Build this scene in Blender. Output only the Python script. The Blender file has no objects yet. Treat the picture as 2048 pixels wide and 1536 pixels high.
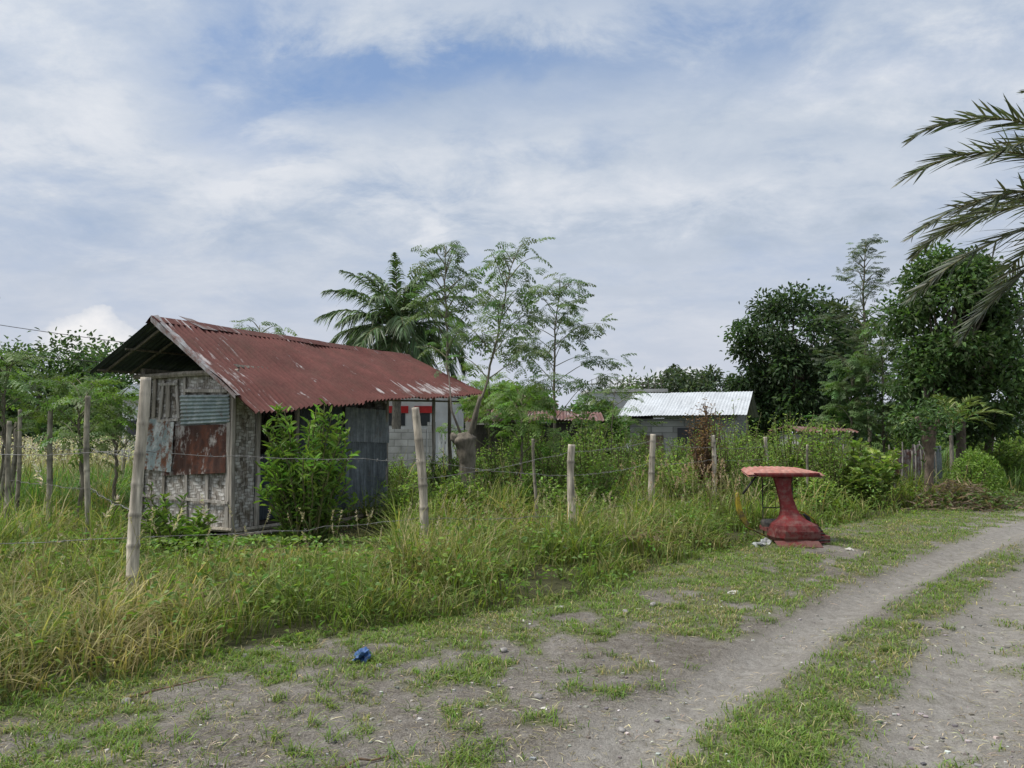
import bpy, math, numpy as np, bmesh
from mathutils import Vector, Matrix
rng = np.random.RandomState(7)
R = math.radians
scene = bpy.context.scene
col = scene.collection

# ------------------------------------------------------------ noise helpers
TAB = np.random.RandomState(3).rand(256, 256)
def vn(x, y, s=0):
    x = np.asarray(x, float) + s*17.3; y = np.asarray(y, float) + s*9.7
    xi = np.floor(x).astype(int); yi = np.floor(y).astype(int)
    fx = x-xi; fy = y-yi
    fx = fx*fx*(3-2*fx); fy = fy*fy*(3-2*fy)
    a = TAB[xi % 256, yi % 256]; b = TAB[(xi+1) % 256, yi % 256]
    c = TAB[xi % 256, (yi+1) % 256]; d = TAB[(xi+1) % 256, (yi+1) % 256]
    return (a*(1-fx)+b*fx)*(1-fy)+(c*(1-fx)+d*fx)*fy
def fbm(x, y, s=0, o=4):
    v = 0; a = .5; t = 0
    for i in range(o):
        v = v + a*vn(x*2**i, y*2**i, s+i); t += a; a *= .5
    return v/t
def sst(a, b, x):
    t = np.clip((x-a)/(b-a), 0, 1); return t*t*(3-2*t)

# ------------------------------------------------------------ layout curves
_p = np.polyfit([3.88,4.6,5.66,8.07,10.9,14,17], [.46,1.08,1.9,3.8,6.45,9.7,13.0], 2)
RY = [-50]+list(np.arange(2, 17.1, .5))+[20, 30, 60, 200]
RX = [-40]+list(np.polyval(_p, np.arange(2, 17.1, .5)))+[16.6, 28, 62, 230]
def road_d(x, y): return (x-np.interp(y, RY, RX))*.72
BY = [-50, 2.5, 4.5, 5.5, 6.6, 7.6, 8.95, 10.9, 12.6, 15.9, 17, 25, 40, 200]
BX = [-60, -5.6, -3.0, -2.2, -.74, .87, 1.6, 3.2, 4.7, 8.5, 10, 19, 36, 220]
def edge_x(y): return np.interp(y, BY, BX)
def gh(x, y):
    x = np.asarray(x, float); y = np.asarray(y, float)
    d = road_d(x, y)
    near = 1-sst(18, 30, np.abs(y))
    h = .09*(fbm(x*.8, y*.8, 2)-.5) + .032*(fbm(x*4, y*4, 5)-.5)*(1-.6*np.exp(-((d)/.35)**4))
    w = (fbm(x*.9, y*.9, 33)-.5)*.16
    rut = np.exp(-((d+w)/.19)**2)*.055 + np.exp(-((d-1.12+w)/.26)**2)*.05 + np.exp(-((d-1.75+w)/.15)**2)*.02
    return (h-rut)*near
def short_mask(x, y):
    d = road_d(x, y)
    n = fbm(x*1.1, y*1.1, 1, 5); n2 = fbm(x*4.2, y*4.2, 8, 3)
    nn = .55*n+.45*n2
    sw = .24+.07*(1-sst(4, 6, y)); sc_ = .50
    strip = np.exp(-((d-sc_)/sw)**4)*(1-sst(8.5, 12, y))
    a = sst(.39, .50, nn+.10*strip)*strip
    verge = (1-sst(-.50, -.20, d))
    bias = .10*sst(5.0, 6.5, y)*sst(-1.8, 0.2, x) - .01 + .03*sst(7.5, 9, y)
    prox = np.exp(-np.clip(x-edge_x(y), 0, 9)/.45)*.10
    b = sst(.49, .60, nn+bias+prox)*verge
    right = sst(2.2, 2.9, d)
    c = sst(.42, .55, nn)*right
    e = sst(.60, .70, nn)*.4*(1-sst(2, 2.3, d))*sst(.8, 1.0, d)
    return np.clip(a+b+c+e, 0, 1)

# ------------------------------------------------------------ mesh helpers
class G:
    def __init__(s): s.v=[]; s.f=[]; s.c=[]; s.u=[]; s.n=0
    def add(s, V, F, C=(.5,.5,.5), U=None):
        V = np.asarray(V, float).reshape(-1, 3); F = np.asarray(F, int).reshape(-1, 4)
        C = np.asarray(C, float)
        if C.ndim == 1: C = np.tile(C, (len(V), 1))
        if U is None: U = V[:, :2]
        s.v.append(V); s.f.append(F+s.n); s.c.append(C); s.u.append(np.asarray(U, float)); s.n += len(V)
def mk(name, g, mat, parent=None, smooth=False, top=None, **props):
    V = np.concatenate(g.v); F = np.concatenate(g.f); C = np.concatenate(g.c); U = np.concatenate(g.u)
    if top is not None: V = V-np.array(top.location)
    elif parent is not None: V = V-np.array(parent.location)
    me = bpy.data.meshes.new(name)
    me.vertices.add(len(V)); me.vertices.foreach_set('co', V.astype(np.float32).ravel())
    me.loops.add(len(F)*4); me.loops.foreach_set('vertex_index', F.astype(np.int32).ravel())
    me.polygons.add(len(F)); me.polygons.foreach_set('loop_start', np.arange(0, len(F)*4, 4, dtype=np.int32))
    me.update(calc_edges=True)
    a = me.attributes.new('Col', 'FLOAT_COLOR', 'POINT')
    a.data.foreach_set('color', np.concatenate([C, np.ones((len(C), 1))], 1).astype(np.float32).ravel())
    uvl = me.uv_layers.new(name='UVMap')
    uvl.data.foreach_set('uv', U[F.ravel()].astype(np.float32).ravel())
    me.polygons.foreach_set('use_smooth', np.full(len(F), smooth))
    me.materials.append(mat)
    ob = bpy.data.objects.new(name, me); col.objects.link(ob)
    if parent is not None: ob.parent = parent
    for k, v in props.items(): ob[k] = v
    return ob
def thing(name, label, cat, loc, group=None):
    e = bpy.data.objects.new(name, None); e.location = loc; e.empty_display_size = .2
    col.objects.link(e); e['label'] = label; e['category'] = cat
    if group: e['group'] = group
    return e
def tube(g, pts, rad, n=8, C=(.5,.5,.5), cap=True):
    P = np.asarray(pts, float); r = np.asarray(rad, float)*np.ones(len(P))
    if cap:
        P = np.vstack([P[:1], P, P[-1:]]); r = np.concatenate([[r[0]*.02], r, [r[-1]*.02]])
    T = np.gradient(P, axis=0); 
    if cap: T[0] = T[2]; T[1] = T[2]; T[-1] = T[-3]; T[-2] = T[-3]
    T /= np.linalg.norm(T, axis=1, keepdims=True)+1e-9
    ref = np.array([0, 0, 1.]) if abs(T[len(T)//2][2]) < .8 else np.array([1., 0, 0])
    A = np.cross(T, ref); A /= np.linalg.norm(A, axis=1, keepdims=True)+1e-9
    B = np.cross(T, A)
    th = np.arange(n)*2*np.pi/n
    V = P[:, None]+r[:, None, None]*(A[:, None]*np.cos(th)[None, :, None]+B[:, None]*np.sin(th)[None, :, None])
    m = len(P); i = np.arange(m-1)[:, None]; j = np.arange(n)[None]
    F = np.stack([i*n+j, i*n+(j+1) % n, (i+1)*n+(j+1) % n, (i+1)*n+j], -1).reshape(-1, 4)
    L = np.concatenate([[0], np.cumsum(np.linalg.norm(np.diff(P, axis=0), axis=1))])
    U = np.stack([np.tile(th/6.28, (m, 1)), np.tile(L[:, None], (1, n))], -1).reshape(-1, 2)
    g.add(V.reshape(-1, 3), F, C, U)
def knobby(g, pts, rad, C, amp=.25, n=14):
    P = np.asarray(pts, float); m = 26; t = np.linspace(0, len(P)-1, m); i = np.minimum(t.astype(int), len(P)-2); f = (t-i)
    Q = P[i]*(1-f)[:, None]+P[i+1]*f[:, None]; r = np.asarray(rad)[i]*(1-f)+np.asarray(rad)[i+1]*f
    k0 = len(g.v); tube(g, Q, r, n, C)
    V = g.v[k0].reshape(-1, n, 3); c = V.mean(1, keepdims=True); th = np.arange(n)
    nz = vn(th[None]*.55+0*c[:, :, 0], c[:, :, 2]*9, 4)*.6+vn(th[None]*1.3+0*c[:, :, 0], c[:, :, 2]*25, 6)*.4
    nz[:, -1] = nz[:, 0]
    g.v[k0] = (c+(V-c)*(1+amp*2*(nz-.5))[..., None]).reshape(-1, 3)
def box(g, c, s, ax=None, C=(.5,.5,.5)):
    s = np.array(s)/2.
    sg = np.array([[x, y, z] for x in (-1, 1) for y in (-1, 1) for z in (-1, 1)])*s
    if ax is not None: sg = sg @ np.asarray(ax)
    F = [[0,1,3,2],[4,6,7,5],[0,4,5,1],[2,3,7,6],[0,2,6,4],[1,5,7,3]]
    V = sg+np.array(c); U = np.stack([V[:, 0]+V[:, 1], V[:, 2]], -1)
    g.add(V, F, C, U)
def patch(g, p00, p10, p11, p01, nu=1, nv=1, amp=0., ncorr=0, wob=0., C=(.5,.5,.5), seed=0, alongv=True, offu=0, offv=0, sheets=0):
    p00, p10, p11, p01 = [np.array(p, float) for p in (p00, p10, p11, p01)]
    Lu = np.linalg.norm(p10-p00); Lv = np.linalg.norm(p01-p00)
    if ncorr:
        if alongv: nu = ncorr*6
        else: nv = ncorr*6
    u = np.linspace(0, 1, nu+1); v = np.linspace(0, 1, nv+1)
    uu, vv = np.meshgrid(u, v, indexing='ij')
    P = (p00*((1-uu)*(1-vv))[..., None]+p10*(uu*(1-vv))[..., None]+p11*(uu*vv)[..., None]+p01*((1-uu)*vv)[..., None])
    Nn = np.cross(p10-p00, p01-p00); Nn /= np.linalg.norm(Nn)
    h = 0
    if ncorr: h = amp*np.cos(2*np.pi*ncorr*(uu if alongv else vv))
    h = h+wob*(fbm(uu*Lu*1.5+seed*3, vv*Lv*1.5, seed)-.5)
    if sheets:
        k = uu*sheets; fr = k-np.floor(k)
        h = h+.008*sst(.93, 1., fr)
        ev = (vn(np.floor(k)*3.3, np.zeros_like(k), seed+4)-.5)*.12
        P = P + (p01-p00)[None, None]/Lv*(ev*(vv < .02))[..., None]
    P = P+Nn*np.asarray(h)[..., None]
    i = np.arange(nu)[:, None]; j = np.arange(nv)[None]; w = nv+1
    F = np.stack([i*w+j, (i+1)*w+j, (i+1)*w+j+1, i*w+j+1], -1).reshape(-1, 4)
    g.add(P.reshape(-1, 3), F, C, np.stack([uu*Lu+offu, vv*Lv+offv], -1).reshape(-1, 2))
def norm(a): return a/(np.linalg.norm(a, axis=-1, keepdims=True)+1e-9)
def blades(g, pos, h, w, az, bend, c0, c1):
    N_ = len(pos); t = np.array([0, .4, .75, 1.])
    wd = np.array([.8, 1., .6, .06])
    D = np.stack([np.cos(az), np.sin(az), np.zeros(N_)], -1)
    S = norm(np.stack([-np.sin(az+rng.randn(N_)*.6), np.cos(az), np.zeros(N_)], -1))
    cen = pos[:, None]+D[:, None]*(bend*h)[:, None, None]*(t**2)[None, :, None]
    cen[..., 2] += h[:, None]*(t[None]-(.42*bend)[:, None]*(t**2.2)[None])
    off = S[:, None]*(w[:, None]*wd[None])[..., None]*.5
    V = np.stack([cen-off, cen+off], 2).reshape(-1, 3)
    b = (np.arange(N_)*8)[:, None, None]; k = np.arange(3)[None, :, None]*2
    F = (b+k+np.array([0, 1, 3, 2])[None, None]).reshape(-1, 4)
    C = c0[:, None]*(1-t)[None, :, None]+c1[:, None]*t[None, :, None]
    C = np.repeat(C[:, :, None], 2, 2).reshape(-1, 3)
    g.add(V, F, C)
LT = np.array([[0,0,0],[.3,.5,.10],[.72,.33,.06],[1,0,-.12],[.72,-.33,.06],[.3,-.5,.10]])
LF = np.array([[0,1,2,3],[0,3,4,5]])
DT = np.array([[0,0,0],[.45,.5,.05],[1,0,-.05],[.45,-.5,.05]]); DF = np.array([[0,1,2,3]])
def inst(g, T, F, pos, D, Nn, sl, sw, C):
    n = len(pos); D = norm(D); S = norm(np.cross(Nn, D)); Nn = np.cross(D, S)
    sl = np.asarray(sl)*np.ones(n); sw = np.asarray(sw)*np.ones(n)
    V = pos[:, None]+D[:, None]*(T[None, :, 0]*sl[:, None])[..., None]+S[:, None]*(T[None, :, 1]*sw[:, None])[..., None]+Nn[:, None]*(T[None, :, 2]*sl[:, None])[..., None]
    FF = (F[None]+(np.arange(n)*len(T))[:, None, None]).reshape(-1, 4)
    C = np.asarray(C, float)
    if C.ndim == 1: C = np.tile(C, (n, 1))
    g.add(V.reshape(-1, 3), FF, np.repeat(C, len(T), 0))
def cvar(c, n, v=.25, warm=.0):
    c = np.array(c)[None]*np.exp(rng.randn(n, 1)*v)
    c = c*(1+rng.randn(n, 3)*.06)
    if warm: c[:, 0] += warm*rng.rand(n)*c[:, 1]
    return np.clip(c, .003, .9)
def rdir(n):
    return norm(rng.randn(n, 3))

# ------------------------------------------------------------ materials
def newmat(name):
    m = bpy.data.materials.new(name); m.use_nodes = True
    nt = m.node_tree; b = nt.nodes['Principled BSDF']
    return m, nt, b
def N(nt, t, **kw):
    n = nt.nodes.new(t)
    for k, v in kw.items(): setattr(n, k, v)
    return n
def ramp(nt, stops, fac=None):
    r = nt.nodes.new('ShaderNodeValToRGB'); e = r.color_ramp.elements
    while len(e) < len(stops): e.new(.5)
    for i, (p, c) in enumerate(stops):
        e[i].position = p; e[i].color = (*c, 1) if len(c) == 3 else c
    if fac is not None: nt.links.new(fac, r.inputs[0])
    return r
def mixc(nt, a, b, f, mode='MIX'):
    m = nt.nodes.new('ShaderNodeMix'); m.data_type = 'RGBA'; m.blend_type = mode
    for s, v in ((6, a), (7, b), (0, f)):
        if isinstance(v, bpy.types.NodeSocket): nt.links.new(v, m.inputs[s])
        elif s == 0: m.inputs[0].default_value = v
        else: m.inputs[s].default_value = (*v, 1)
    return m.outputs[2]
def math_(nt, op, a, b=None, c=None):
    m = nt.nodes.new('ShaderNodeMath'); m.operation = op
    for i, v in enumerate((a, b, c)):
        if v is None: continue
        if isinstance(v, bpy.types.NodeSocket): nt.links.new(v, m.inputs[i])
        else: m.inputs[i].default_value = v
    return m.outputs[0]
def noise(nt, vec, scale, detail=5, rough=.6, dist=0.):
    n = N(nt, 'ShaderNodeTexNoise'); n.inputs['Scale'].default_value = scale
    n.inputs['Detail'].default_value = detail; n.inputs['Roughness'].default_value = rough
    n.inputs['Distortion'].default_value = dist
    if vec is not None: nt.links.new(vec, n.inputs['Vector'])
    return n.outputs[0]
def mapping(nt, vec, sc=(1,1,1), loc=(0,0,0)):
    m = N(nt, 'ShaderNodeMapping'); m.inputs['Scale'].default_value = sc; m.inputs['Location'].default_value = loc
    nt.links.new(vec, m.inputs[0]); return m.outputs[0]
def bump(nt, b, h, st=.3, d=.02):
    n = N(nt, 'ShaderNodeBump'); n.inputs['Strength'].default_value = st; n.inputs['Distance'].default_value = d
    nt.links.new(h, n.inputs['Height']); nt.links.new(n.outputs[0], b.inputs['Normal'])
def leafmat(name, trans=.28, rough=.5):
    m, nt, b = newmat(name)
    a = N(nt, 'ShaderNodeVertexColor', layer_name='Col'); c = a.outputs[0]
    nt.links.new(c, b.inputs['Base Color']); b.inputs['Roughness'].default_value = rough
    b.inputs['Specular IOR Level'].default_value = .35
    t = N(nt, 'ShaderNodeBsdfTranslucent'); nt.links.new(mixc(nt, c, (1.4,1.6,.7), 1., 'MULTIPLY'), t.inputs[0])
    mx = N(nt, 'ShaderNodeMixShader'); mx.inputs[0].default_value = trans
    nt.links.new(b.outputs[0], mx.inputs[1]); nt.links.new(t.outputs[0], mx.inputs[2])
    nt.links.new(mx.outputs[0], nt.nodes['Material Output'].inputs[0])
    return m
M_leaf = leafmat('leaf', .36); M_grass = leafmat('grass', .38, .6); M_palm = leafmat('palm_leaf', .25, .45)
def colmat(name, rough=.8, nscale=20., var=.35, bmp=.3, metal=0, stretch=(1,1,1)):
    m, nt, b = newmat(name)
    a = N(nt, 'ShaderNodeVertexColor', layer_name='Col')
    tc = N(nt, 'ShaderNodeTexCoord')
    v = mapping(nt, tc.outputs['Object'], stretch)
    n = noise(nt, v, nscale, 4); n2 = noise(nt, v, nscale*.15, 3)
    c = mixc(nt, a.outputs[0], ramp(nt, [(.3, (1-var,)*3), (.7, (1+var,)*3)], n).outputs[0], 1., 'MULTIPLY')
    c = mixc(nt, c, ramp(nt, [(.35, (.7,.68,.66)), (.6, (1.1,1.1,1.1))], n2).outputs[0], 1., 'MULTIPLY')
    nt.links.new(c, b.inputs['Base Color']); b.inputs['Roughness'].default_value = rough
    b.inputs['Metallic'].default_value = metal
    bump(nt, b, n, bmp, .01)
    return m
M_bark = colmat('bark', .9, 18, .5, 1., 0, (1,1,.35))
M_bamboo = colmat('bamboo', .8, 28, .5, .5, 0, (1,1,.12))
M_stone = colmat('stone', .9, 30, .25, .4)
M_plastic = colmat('plastic', .5, 8, .1, .1)
M_plain = colmat('painted_wall', .85, 3, .08, .1)
M_wire = colmat('wire', .8, 40, .3, .1, 0.)
def weave_mat():
    m, nt, b = newmat('woven_bamboo')
    uv = N(nt, 'ShaderNodeUVMap'); s = N(nt, 'ShaderNodeSeparateXYZ'); nt.links.new(uv.outputs[0], s.inputs[0])
    wob = noise(nt, uv.outputs[0], 2.5, 3); wob = math_(nt, 'MULTIPLY', wob, .16)
    sc = 1/.052
    U = math_(nt, 'MULTIPLY', math_(nt, 'ADD', s.outputs[0], wob), sc); V = math_(nt, 'MULTIPLY', math_(nt, 'ADD', s.outputs[1], wob), sc)
    iu = math_(nt, 'FLOOR', U); iv = math_(nt, 'FLOOR', V)
    zz = math_(nt, 'PINGPONG', iv, 7.)
    k = math_(nt, 'MODULO', math_(nt, 'ADD', math_(nt, 'ADD', iu, zz), 400.), 4.)
    hz = math_(nt, 'LESS_THAN', k, 1.5)
    fu = math_(nt, 'PINGPONG', U, .5); fv = math_(nt, 'PINGPONG', V, .5)
    mm = N(nt, 'ShaderNodeMix'); mm.data_type = 'FLOAT'
    nt.links.new(hz, mm.inputs[0]); nt.links.new(fu, mm.inputs[2]); nt.links.new(fv, mm.inputs[3])
    edge = mm.outputs[0]
    er = ramp(nt, [(.0, (.35,.33,.30)), (.20, (1,1,1))], edge)
    cA = mixc(nt, (.40,.37,.335), (.56,.54,.51), hz)
    wn = N(nt, 'ShaderNodeTexWhiteNoise'); cb = N(nt, 'ShaderNodeCombineXYZ'); nt.links.new(iu, cb.inputs[0]); nt.links.new(iv, cb.inputs[1]); nt.links.new(cb.outputs[0], wn.inputs[0])
    c = mixc(nt, cA, ramp(nt, [(0, (.4,.38,.35)), (.2, (1,1,1)), (1, (1.12,1.12,1.12))], wn.outputs[0]).outputs[0], 1., 'MULTIPLY')
    c = mixc(nt, c, er.outputs[0], 1., 'MULTIPLY')
    n = noise(nt, mapping(nt, uv.outputs[0], (1.6,.7,1)), 2.6, 5, .75)
    c = mixc(nt, c, ramp(nt, [(.38, (.38,.34,.29)), (.5, (1,1,1))], n).outputs[0], 1., 'MULTIPLY')
    nt.links.new(c, b.inputs['Base Color']); b.inputs['Roughness'].default_value = .85
    bump(nt, b, edge, .6, .01)
    return m
M_weave = weave_mat()
def metal_mat(name, paint, worn, rust, wear=(.5,.62), rustr=(.55,.7), rough=.6, stretch=(9, .6, 1), edgewear_ribtone=False):
    m, nt, b = newmat(name)
    uv = N(nt, 'ShaderNodeUVMap')
    st = mapping(nt, uv.outputs[0], stretch)
    n1 = noise(nt, st, 1.6, 6, .7, .3); n2 = noise(nt, uv.outputs[0], 1.1, 5, .65); n3 = noise(nt, uv.outputs[0], 14, 4, .7)
    w = math_(nt, 'ADD', math_(nt, 'MULTIPLY', n1, .6), math_(nt, 'MULTIPLY', n2, .4))
    if edgewear_ribtone:
        s = N(nt, 'ShaderNodeSeparateXYZ'); nt.links.new(uv.outputs[0], s.inputs[0])
        uu = math_(nt, 'MULTIPLY', s.outputs[0], 1/6.4); vv = math_(nt, 'MULTIPLY', s.outputs[1], 1/2.6)
        cr = math_(nt, 'MULTIPLY', math_(nt, 'COSINE', math_(nt, 'MULTIPLY', s.outputs[0], 2*math.pi*64/6.34)), .03)
        w = math_(nt, 'ADD', w, cr)
        e1 = ramp(nt, [(0, (1,1,1)), (.09, (.5,.5,.5)), (.22, (0,0,0))], uu)
        w = math_(nt, 'ADD', w, math_(nt, 'MULTIPLY', e1.outputs[0], .10))
        bb = math_(nt, 'MULTIPLY', ramp(nt, [(.42, (0,0,0)), (.6, (1,1,1)), (.9, (1,1,1)), (1, (.3,.3,.3))], uu).outputs[0], ramp(nt, [(.0, (.2,.2,.2)), (.12, (1,1,1)), (.28, (0,0,0))], vv).outputs[0])
        w = math_(nt, 'ADD', w, math_(nt, 'MULTIPLY', bb, .125))
    c = mixc(nt, mixc(nt, paint, tuple(x*.66 for x in paint), ramp(nt, [(.4, (0,0,0)), (.62, (1,1,1))], n2).outputs[0]), worn, ramp(nt, [(wear[0], (0,0,0)), (wear[1], (1,1,1))], w).outputs[0])
    if edgewear_ribtone:
        c = mixc(nt, c, ramp(nt, [(.0, (.45,.45,.45)), (.6, (1.1,1.1,1.1))], math_(nt, 'MULTIPLY_ADD', cr, 16., .5)).outputs[0], .75, 'MULTIPLY')  # colour goes darker in the corrugation valleys, lighter on the ribs
    rr = math_(nt, 'ADD', math_(nt, 'MULTIPLY', n3, .3), math_(nt, 'MULTIPLY', noise(nt, mapping(nt, uv.outputs[0], (1.5,.8,1), (3,5,0)), 1.5, 5, .7), .7))
    c = mixc(nt, c, rust, ramp(nt, [(rustr[0], (0,0,0)), (rustr[1], (1,1,1))], rr).outputs[0])
    c = mixc(nt, c, ramp(nt, [(.3, (.75,.75,.75)), (.7, (1.15,1.15,1.15))], n3).outputs[0], 1., 'MULTIPLY')
    nt.links.new(c, b.inputs['Base Color']); b.inputs['Roughness'].default_value = rough
    b.inputs['Specular IOR Level'].default_value = .25
    return m
M_roof = metal_mat('red_painted_roofing', (.135,.048,.041), (.40,.37,.37), (.092,.042,.033), (.615,.66), (.46,.64), edgewear_ribtone=True, rough=.8)
M_cap = metal_mat('rusty_ridge_metal', (.13,.050,.042), (.32,.28,.27), (.10,.045,.035), (.54,.60), (.48,.66), rough=.8)
M_dark = metal_mat('old_roofing_underside', (.07,.085,.10), (.13,.15,.16), (.05,.035,.03))
M_galv = metal_mat('galvanized_sheet', (.21,.235,.25), (.38,.41,.43), (.13,.075,.05), (.46,.58), (.55,.68))
M_galvd = metal_mat('weathered_sheet', (.13,.15,.16), (.25,.28,.30), (.11,.07,.05), (.46,.58), (.56,.70))
M_blue = metal_mat('faded_blue_sheet', (.30,.37,.38), (.60,.62,.61), (.17,.075,.045), (.45,.54), (.49,.55), stretch=(3,1.5,1))
M_bluec = metal_mat('faded_corrugated_sheet', (.28,.35,.355), (.48,.52,.52), (.17,.075,.045), (.46,.56), (.56,.64), stretch=(3,1.5,1))
M_rust = metal_mat('rusty_sheet', (.135,.055,.036), (.42,.39,.37), (.06,.032,.026), (.50,.535), (.46,.54), stretch=(2.2,1.0,1), rough=.85)
M_flash = metal_mat('dirty_flashing', (.28,.285,.29), (.46,.47,.48), (.12,.058,.045), (.45,.6), (.43,.56), stretch=(2,2,1), rough=.7)
M_rustroof = metal_mat('rusty_roofing', (.16,.075,.06), (.30,.25,.23), (.12,.04,.025), (.5,.6), (.5,.65))
M_white = metal_mat('pale_metal_roofing', (.50,.53,.56), (.60,.63,.66), (.36,.36,.36), (.45,.7), (.62,.8), rough=.7)
def block_mat():
    m, nt, b = newmat('concrete_block'); uv = N(nt, 'ShaderNodeUVMap')
    br = N(nt, 'ShaderNodeTexBrick'); nt.links.new(uv.outputs[0], br.inputs[0])
    br.inputs['Scale'].default_value = 1.; br.inputs['Brick Width'].default_value = .4; br.inputs['Row Height'].default_value = .2
    br.inputs['Mortar Size'].default_value = .012; br.inputs['Color1'].default_value = (.28,.28,.275,1); br.inputs['Color2'].default_value = (.37,.37,.36,1); br.inputs['Mortar'].default_value = (.2,.2,.195,1)
    c = mixc(nt, br.outputs[0], ramp(nt, [(.35, (.7,.7,.68)), (.65, (1.1,1.1,1.1))], noise(nt, uv.outputs[0], 2, 4)).outputs[0], 1., 'MULTIPLY')
    nt.links.new(c, b.inputs['Base Color']); b.inputs['Roughness'].default_value = .95
    return m
M_block = block_mat()
def paint_mat(name, c1, c2, dirt=(.12,.08,.06), rough=.35, dr=(.46,.62)):
    m, nt, b = newmat(name); g = N(nt, 'ShaderNodeTexCoord')
    n = noise(nt, g.outputs['Object'], 5, 5, .7); n2 = noise(nt, g.outputs['Object'], 11, 5, .7)
    s = N(nt, 'ShaderNodeSeparateXYZ'); nt.links.new(g.outputs['Object'], s.inputs[0])
    c = mixc(nt, c1, c2, ramp(nt, [(.42, (0,0,0)), (.62, (1,1,1))], n).outputs[0])
    low = ramp(nt, [(.0, (.12,.12,.12)), (.3, (0,0,0))], s.outputs[2]).outputs[0]
    c = mixc(nt, c, dirt, ramp(nt, [(dr[0], (0,0,0)), (dr[1], (.85,.85,.85))], math_(nt, 'ADD', n2, low)).outputs[0])
    nt.links.new(c, b.inputs['Base Color']); b.inputs['Roughness'].default_value = rough
    b.inputs['Specular IOR Level'].default_value = .2
    bump(nt, b, n2, .35, .012)
    return m
M_red = paint_mat('faded_red_paint', (.17,.028,.028), (.10,.020,.022), (.16,.085,.075), .8)
M_pink = paint_mat('sun_bleached_red_paint', (.36,.15,.12), (.42,.24,.20), (.28,.15,.12), .9)
M_yel = paint_mat('yellow_paint', (.36,.28,.03), (.22,.17,.03), (.06,.05,.04), .6)
M_black = paint_mat('black_vinyl', (.02,.02,.022), (.04,.04,.04), (.08,.07,.06), .7)
def ground_mat():
    m, nt, b = newmat('sandy_soil')
    a = N(nt, 'ShaderNodeVertexColor', layer_name='Col'); s = N(nt, 'ShaderNodeSeparateColor'); nt.links.new(a.outputs[0], s.inputs[0])
    g = N(nt, 'ShaderNodeNewGeometry'); P = g.outputs['Position']
    n1 = noise(nt, P, 1.3, 5, .7); n2 = noise(nt, P, 11, 5, .75); n3 = noise(nt, P, 75, 3, .8)
    vo = N(nt, 'ShaderNodeTexVoronoi'); nt.links.new(P, vo.inputs['Vector']); vo.inputs['Scale'].default_value = 55
    soil = ramp(nt, [(.36, (.115,.100,.082)), (.48, (.190,.172,.150)), (.62, (.275,.256,.23))], math_(nt, 'ADD', math_(nt, 'MULTIPLY', n1, .5), math_(nt, 'MULTIPLY', n2, .5))).outputs[0]
    soil = mixc(nt, soil, ramp(nt, [(.32, (.5,.49,.47)), (.5, (1,1,1)), (.68, (1.5,1.48,1.45))], n3).outputs[0], 1., 'MULTIPLY')
    rut = mixc(nt, (.295,.278,.252), (.205,.190,.168), ramp(nt, [(.38, (0,0,0)), (.62, (1,1,1))], n2).outputs[0])
    rut = mixc(nt, rut, ramp(nt, [(.3, (.7,.7,.7)), (.7, (1.22,1.22,1.22))], n3).outputs[0], 1., 'MULTIPLY')
    gr = ramp(nt, [(.08, (1,1,1)), (.16, (0,0,0))], vo.outputs['Distance']).outputs[0]
    c = mixc(nt, soil, mixc(nt, (.10,.095,.085), (.45,.43,.41), n2), math_(nt, 'MULTIPLY', gr, .7))
    c = mixc(nt, c, rut, s.outputs[1])
    green = mixc(nt, (.09,.125,.035), (.16,.16,.07), n3)
    gf = math_(nt, 'MULTIPLY', s.outputs[0], ramp(nt, [(.38, (.3,.3,.3)), (.58, (.95,.95,.95))], n2).outputs[0])
    c = mixc(nt, c, green, gf)
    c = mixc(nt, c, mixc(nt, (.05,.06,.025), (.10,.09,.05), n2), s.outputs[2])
    nt.links.new(c, b.inputs['Base Color']); b.inputs['Roughness'].default_value = .95
    b.inputs['Specular IOR Level'].default_value = .15
    h = math_(nt, 'ADD', math_(nt, 'MULTIPLY', n2, .55), math_(nt, 'MULTIPLY', n3, .4))
    h = math_(nt, 'MULTIPLY', h, math_(nt, 'MULTIPLY_ADD', s.outputs[1], -.4, 1.))
    bump(nt, b, h, 1., .05)
    return m
M_ground = ground_mat()

# ------------------------------------------------------------ ground + road sheets
def axis(lo, a, b, hi, st):
    mid = np.arange(a, b+st/2, st)
    l = a-np.geomspace(.2, a-lo, 26)[::-1]; h = b+np.geomspace(.2, hi-b, 30)
    return np.concatenate([l, mid, h])
X = axis(-900, -8, 13.5, 900, .05); Y = axis(-200, 2.4, 19, 1200, .05)
xx, yy = np.meshgrid(X, Y, indexing='ij')
zz = gh(xx, yy)
d = road_d(xx, yy)
gm = short_mask(xx, yy)
wb = (fbm(xx*2, yy*2, 12)-.5)*.4
w3 = (fbm(xx*.9, yy*.9, 33)-.5)*.16
rut = np.exp(-((d+w3+wb*.3)/.24)**4)+np.exp(-((d-1.12+w3+wb*.4)/.38)**4)+.8*np.exp(-((d-1.75+w3)/.25)**4)
far = sst(9, 13, yy); rut = np.clip(rut+far*np.exp(-((d-.7)/1.6)**6), 0, 1)*(1-gm*.7)
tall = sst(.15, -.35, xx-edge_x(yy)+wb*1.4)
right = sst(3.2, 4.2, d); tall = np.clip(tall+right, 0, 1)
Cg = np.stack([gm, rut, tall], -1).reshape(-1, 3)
nx, ny = len(X), len(Y)
i = np.arange(nx-1)[:, None]; j = np.arange(ny-1)[None]
F = np.stack([i*ny+j, (i+1)*ny+j, (i+1)*ny+j+1, i*ny+j+1], -1)
dm = d[:-1, :-1]; isroad = ((dm > -.40) & (dm < 2.3)).reshape(-1)
F = F.reshape(-1, 4); Vg = np.stack([xx, yy, zz], -1).reshape(-1, 3)
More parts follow.
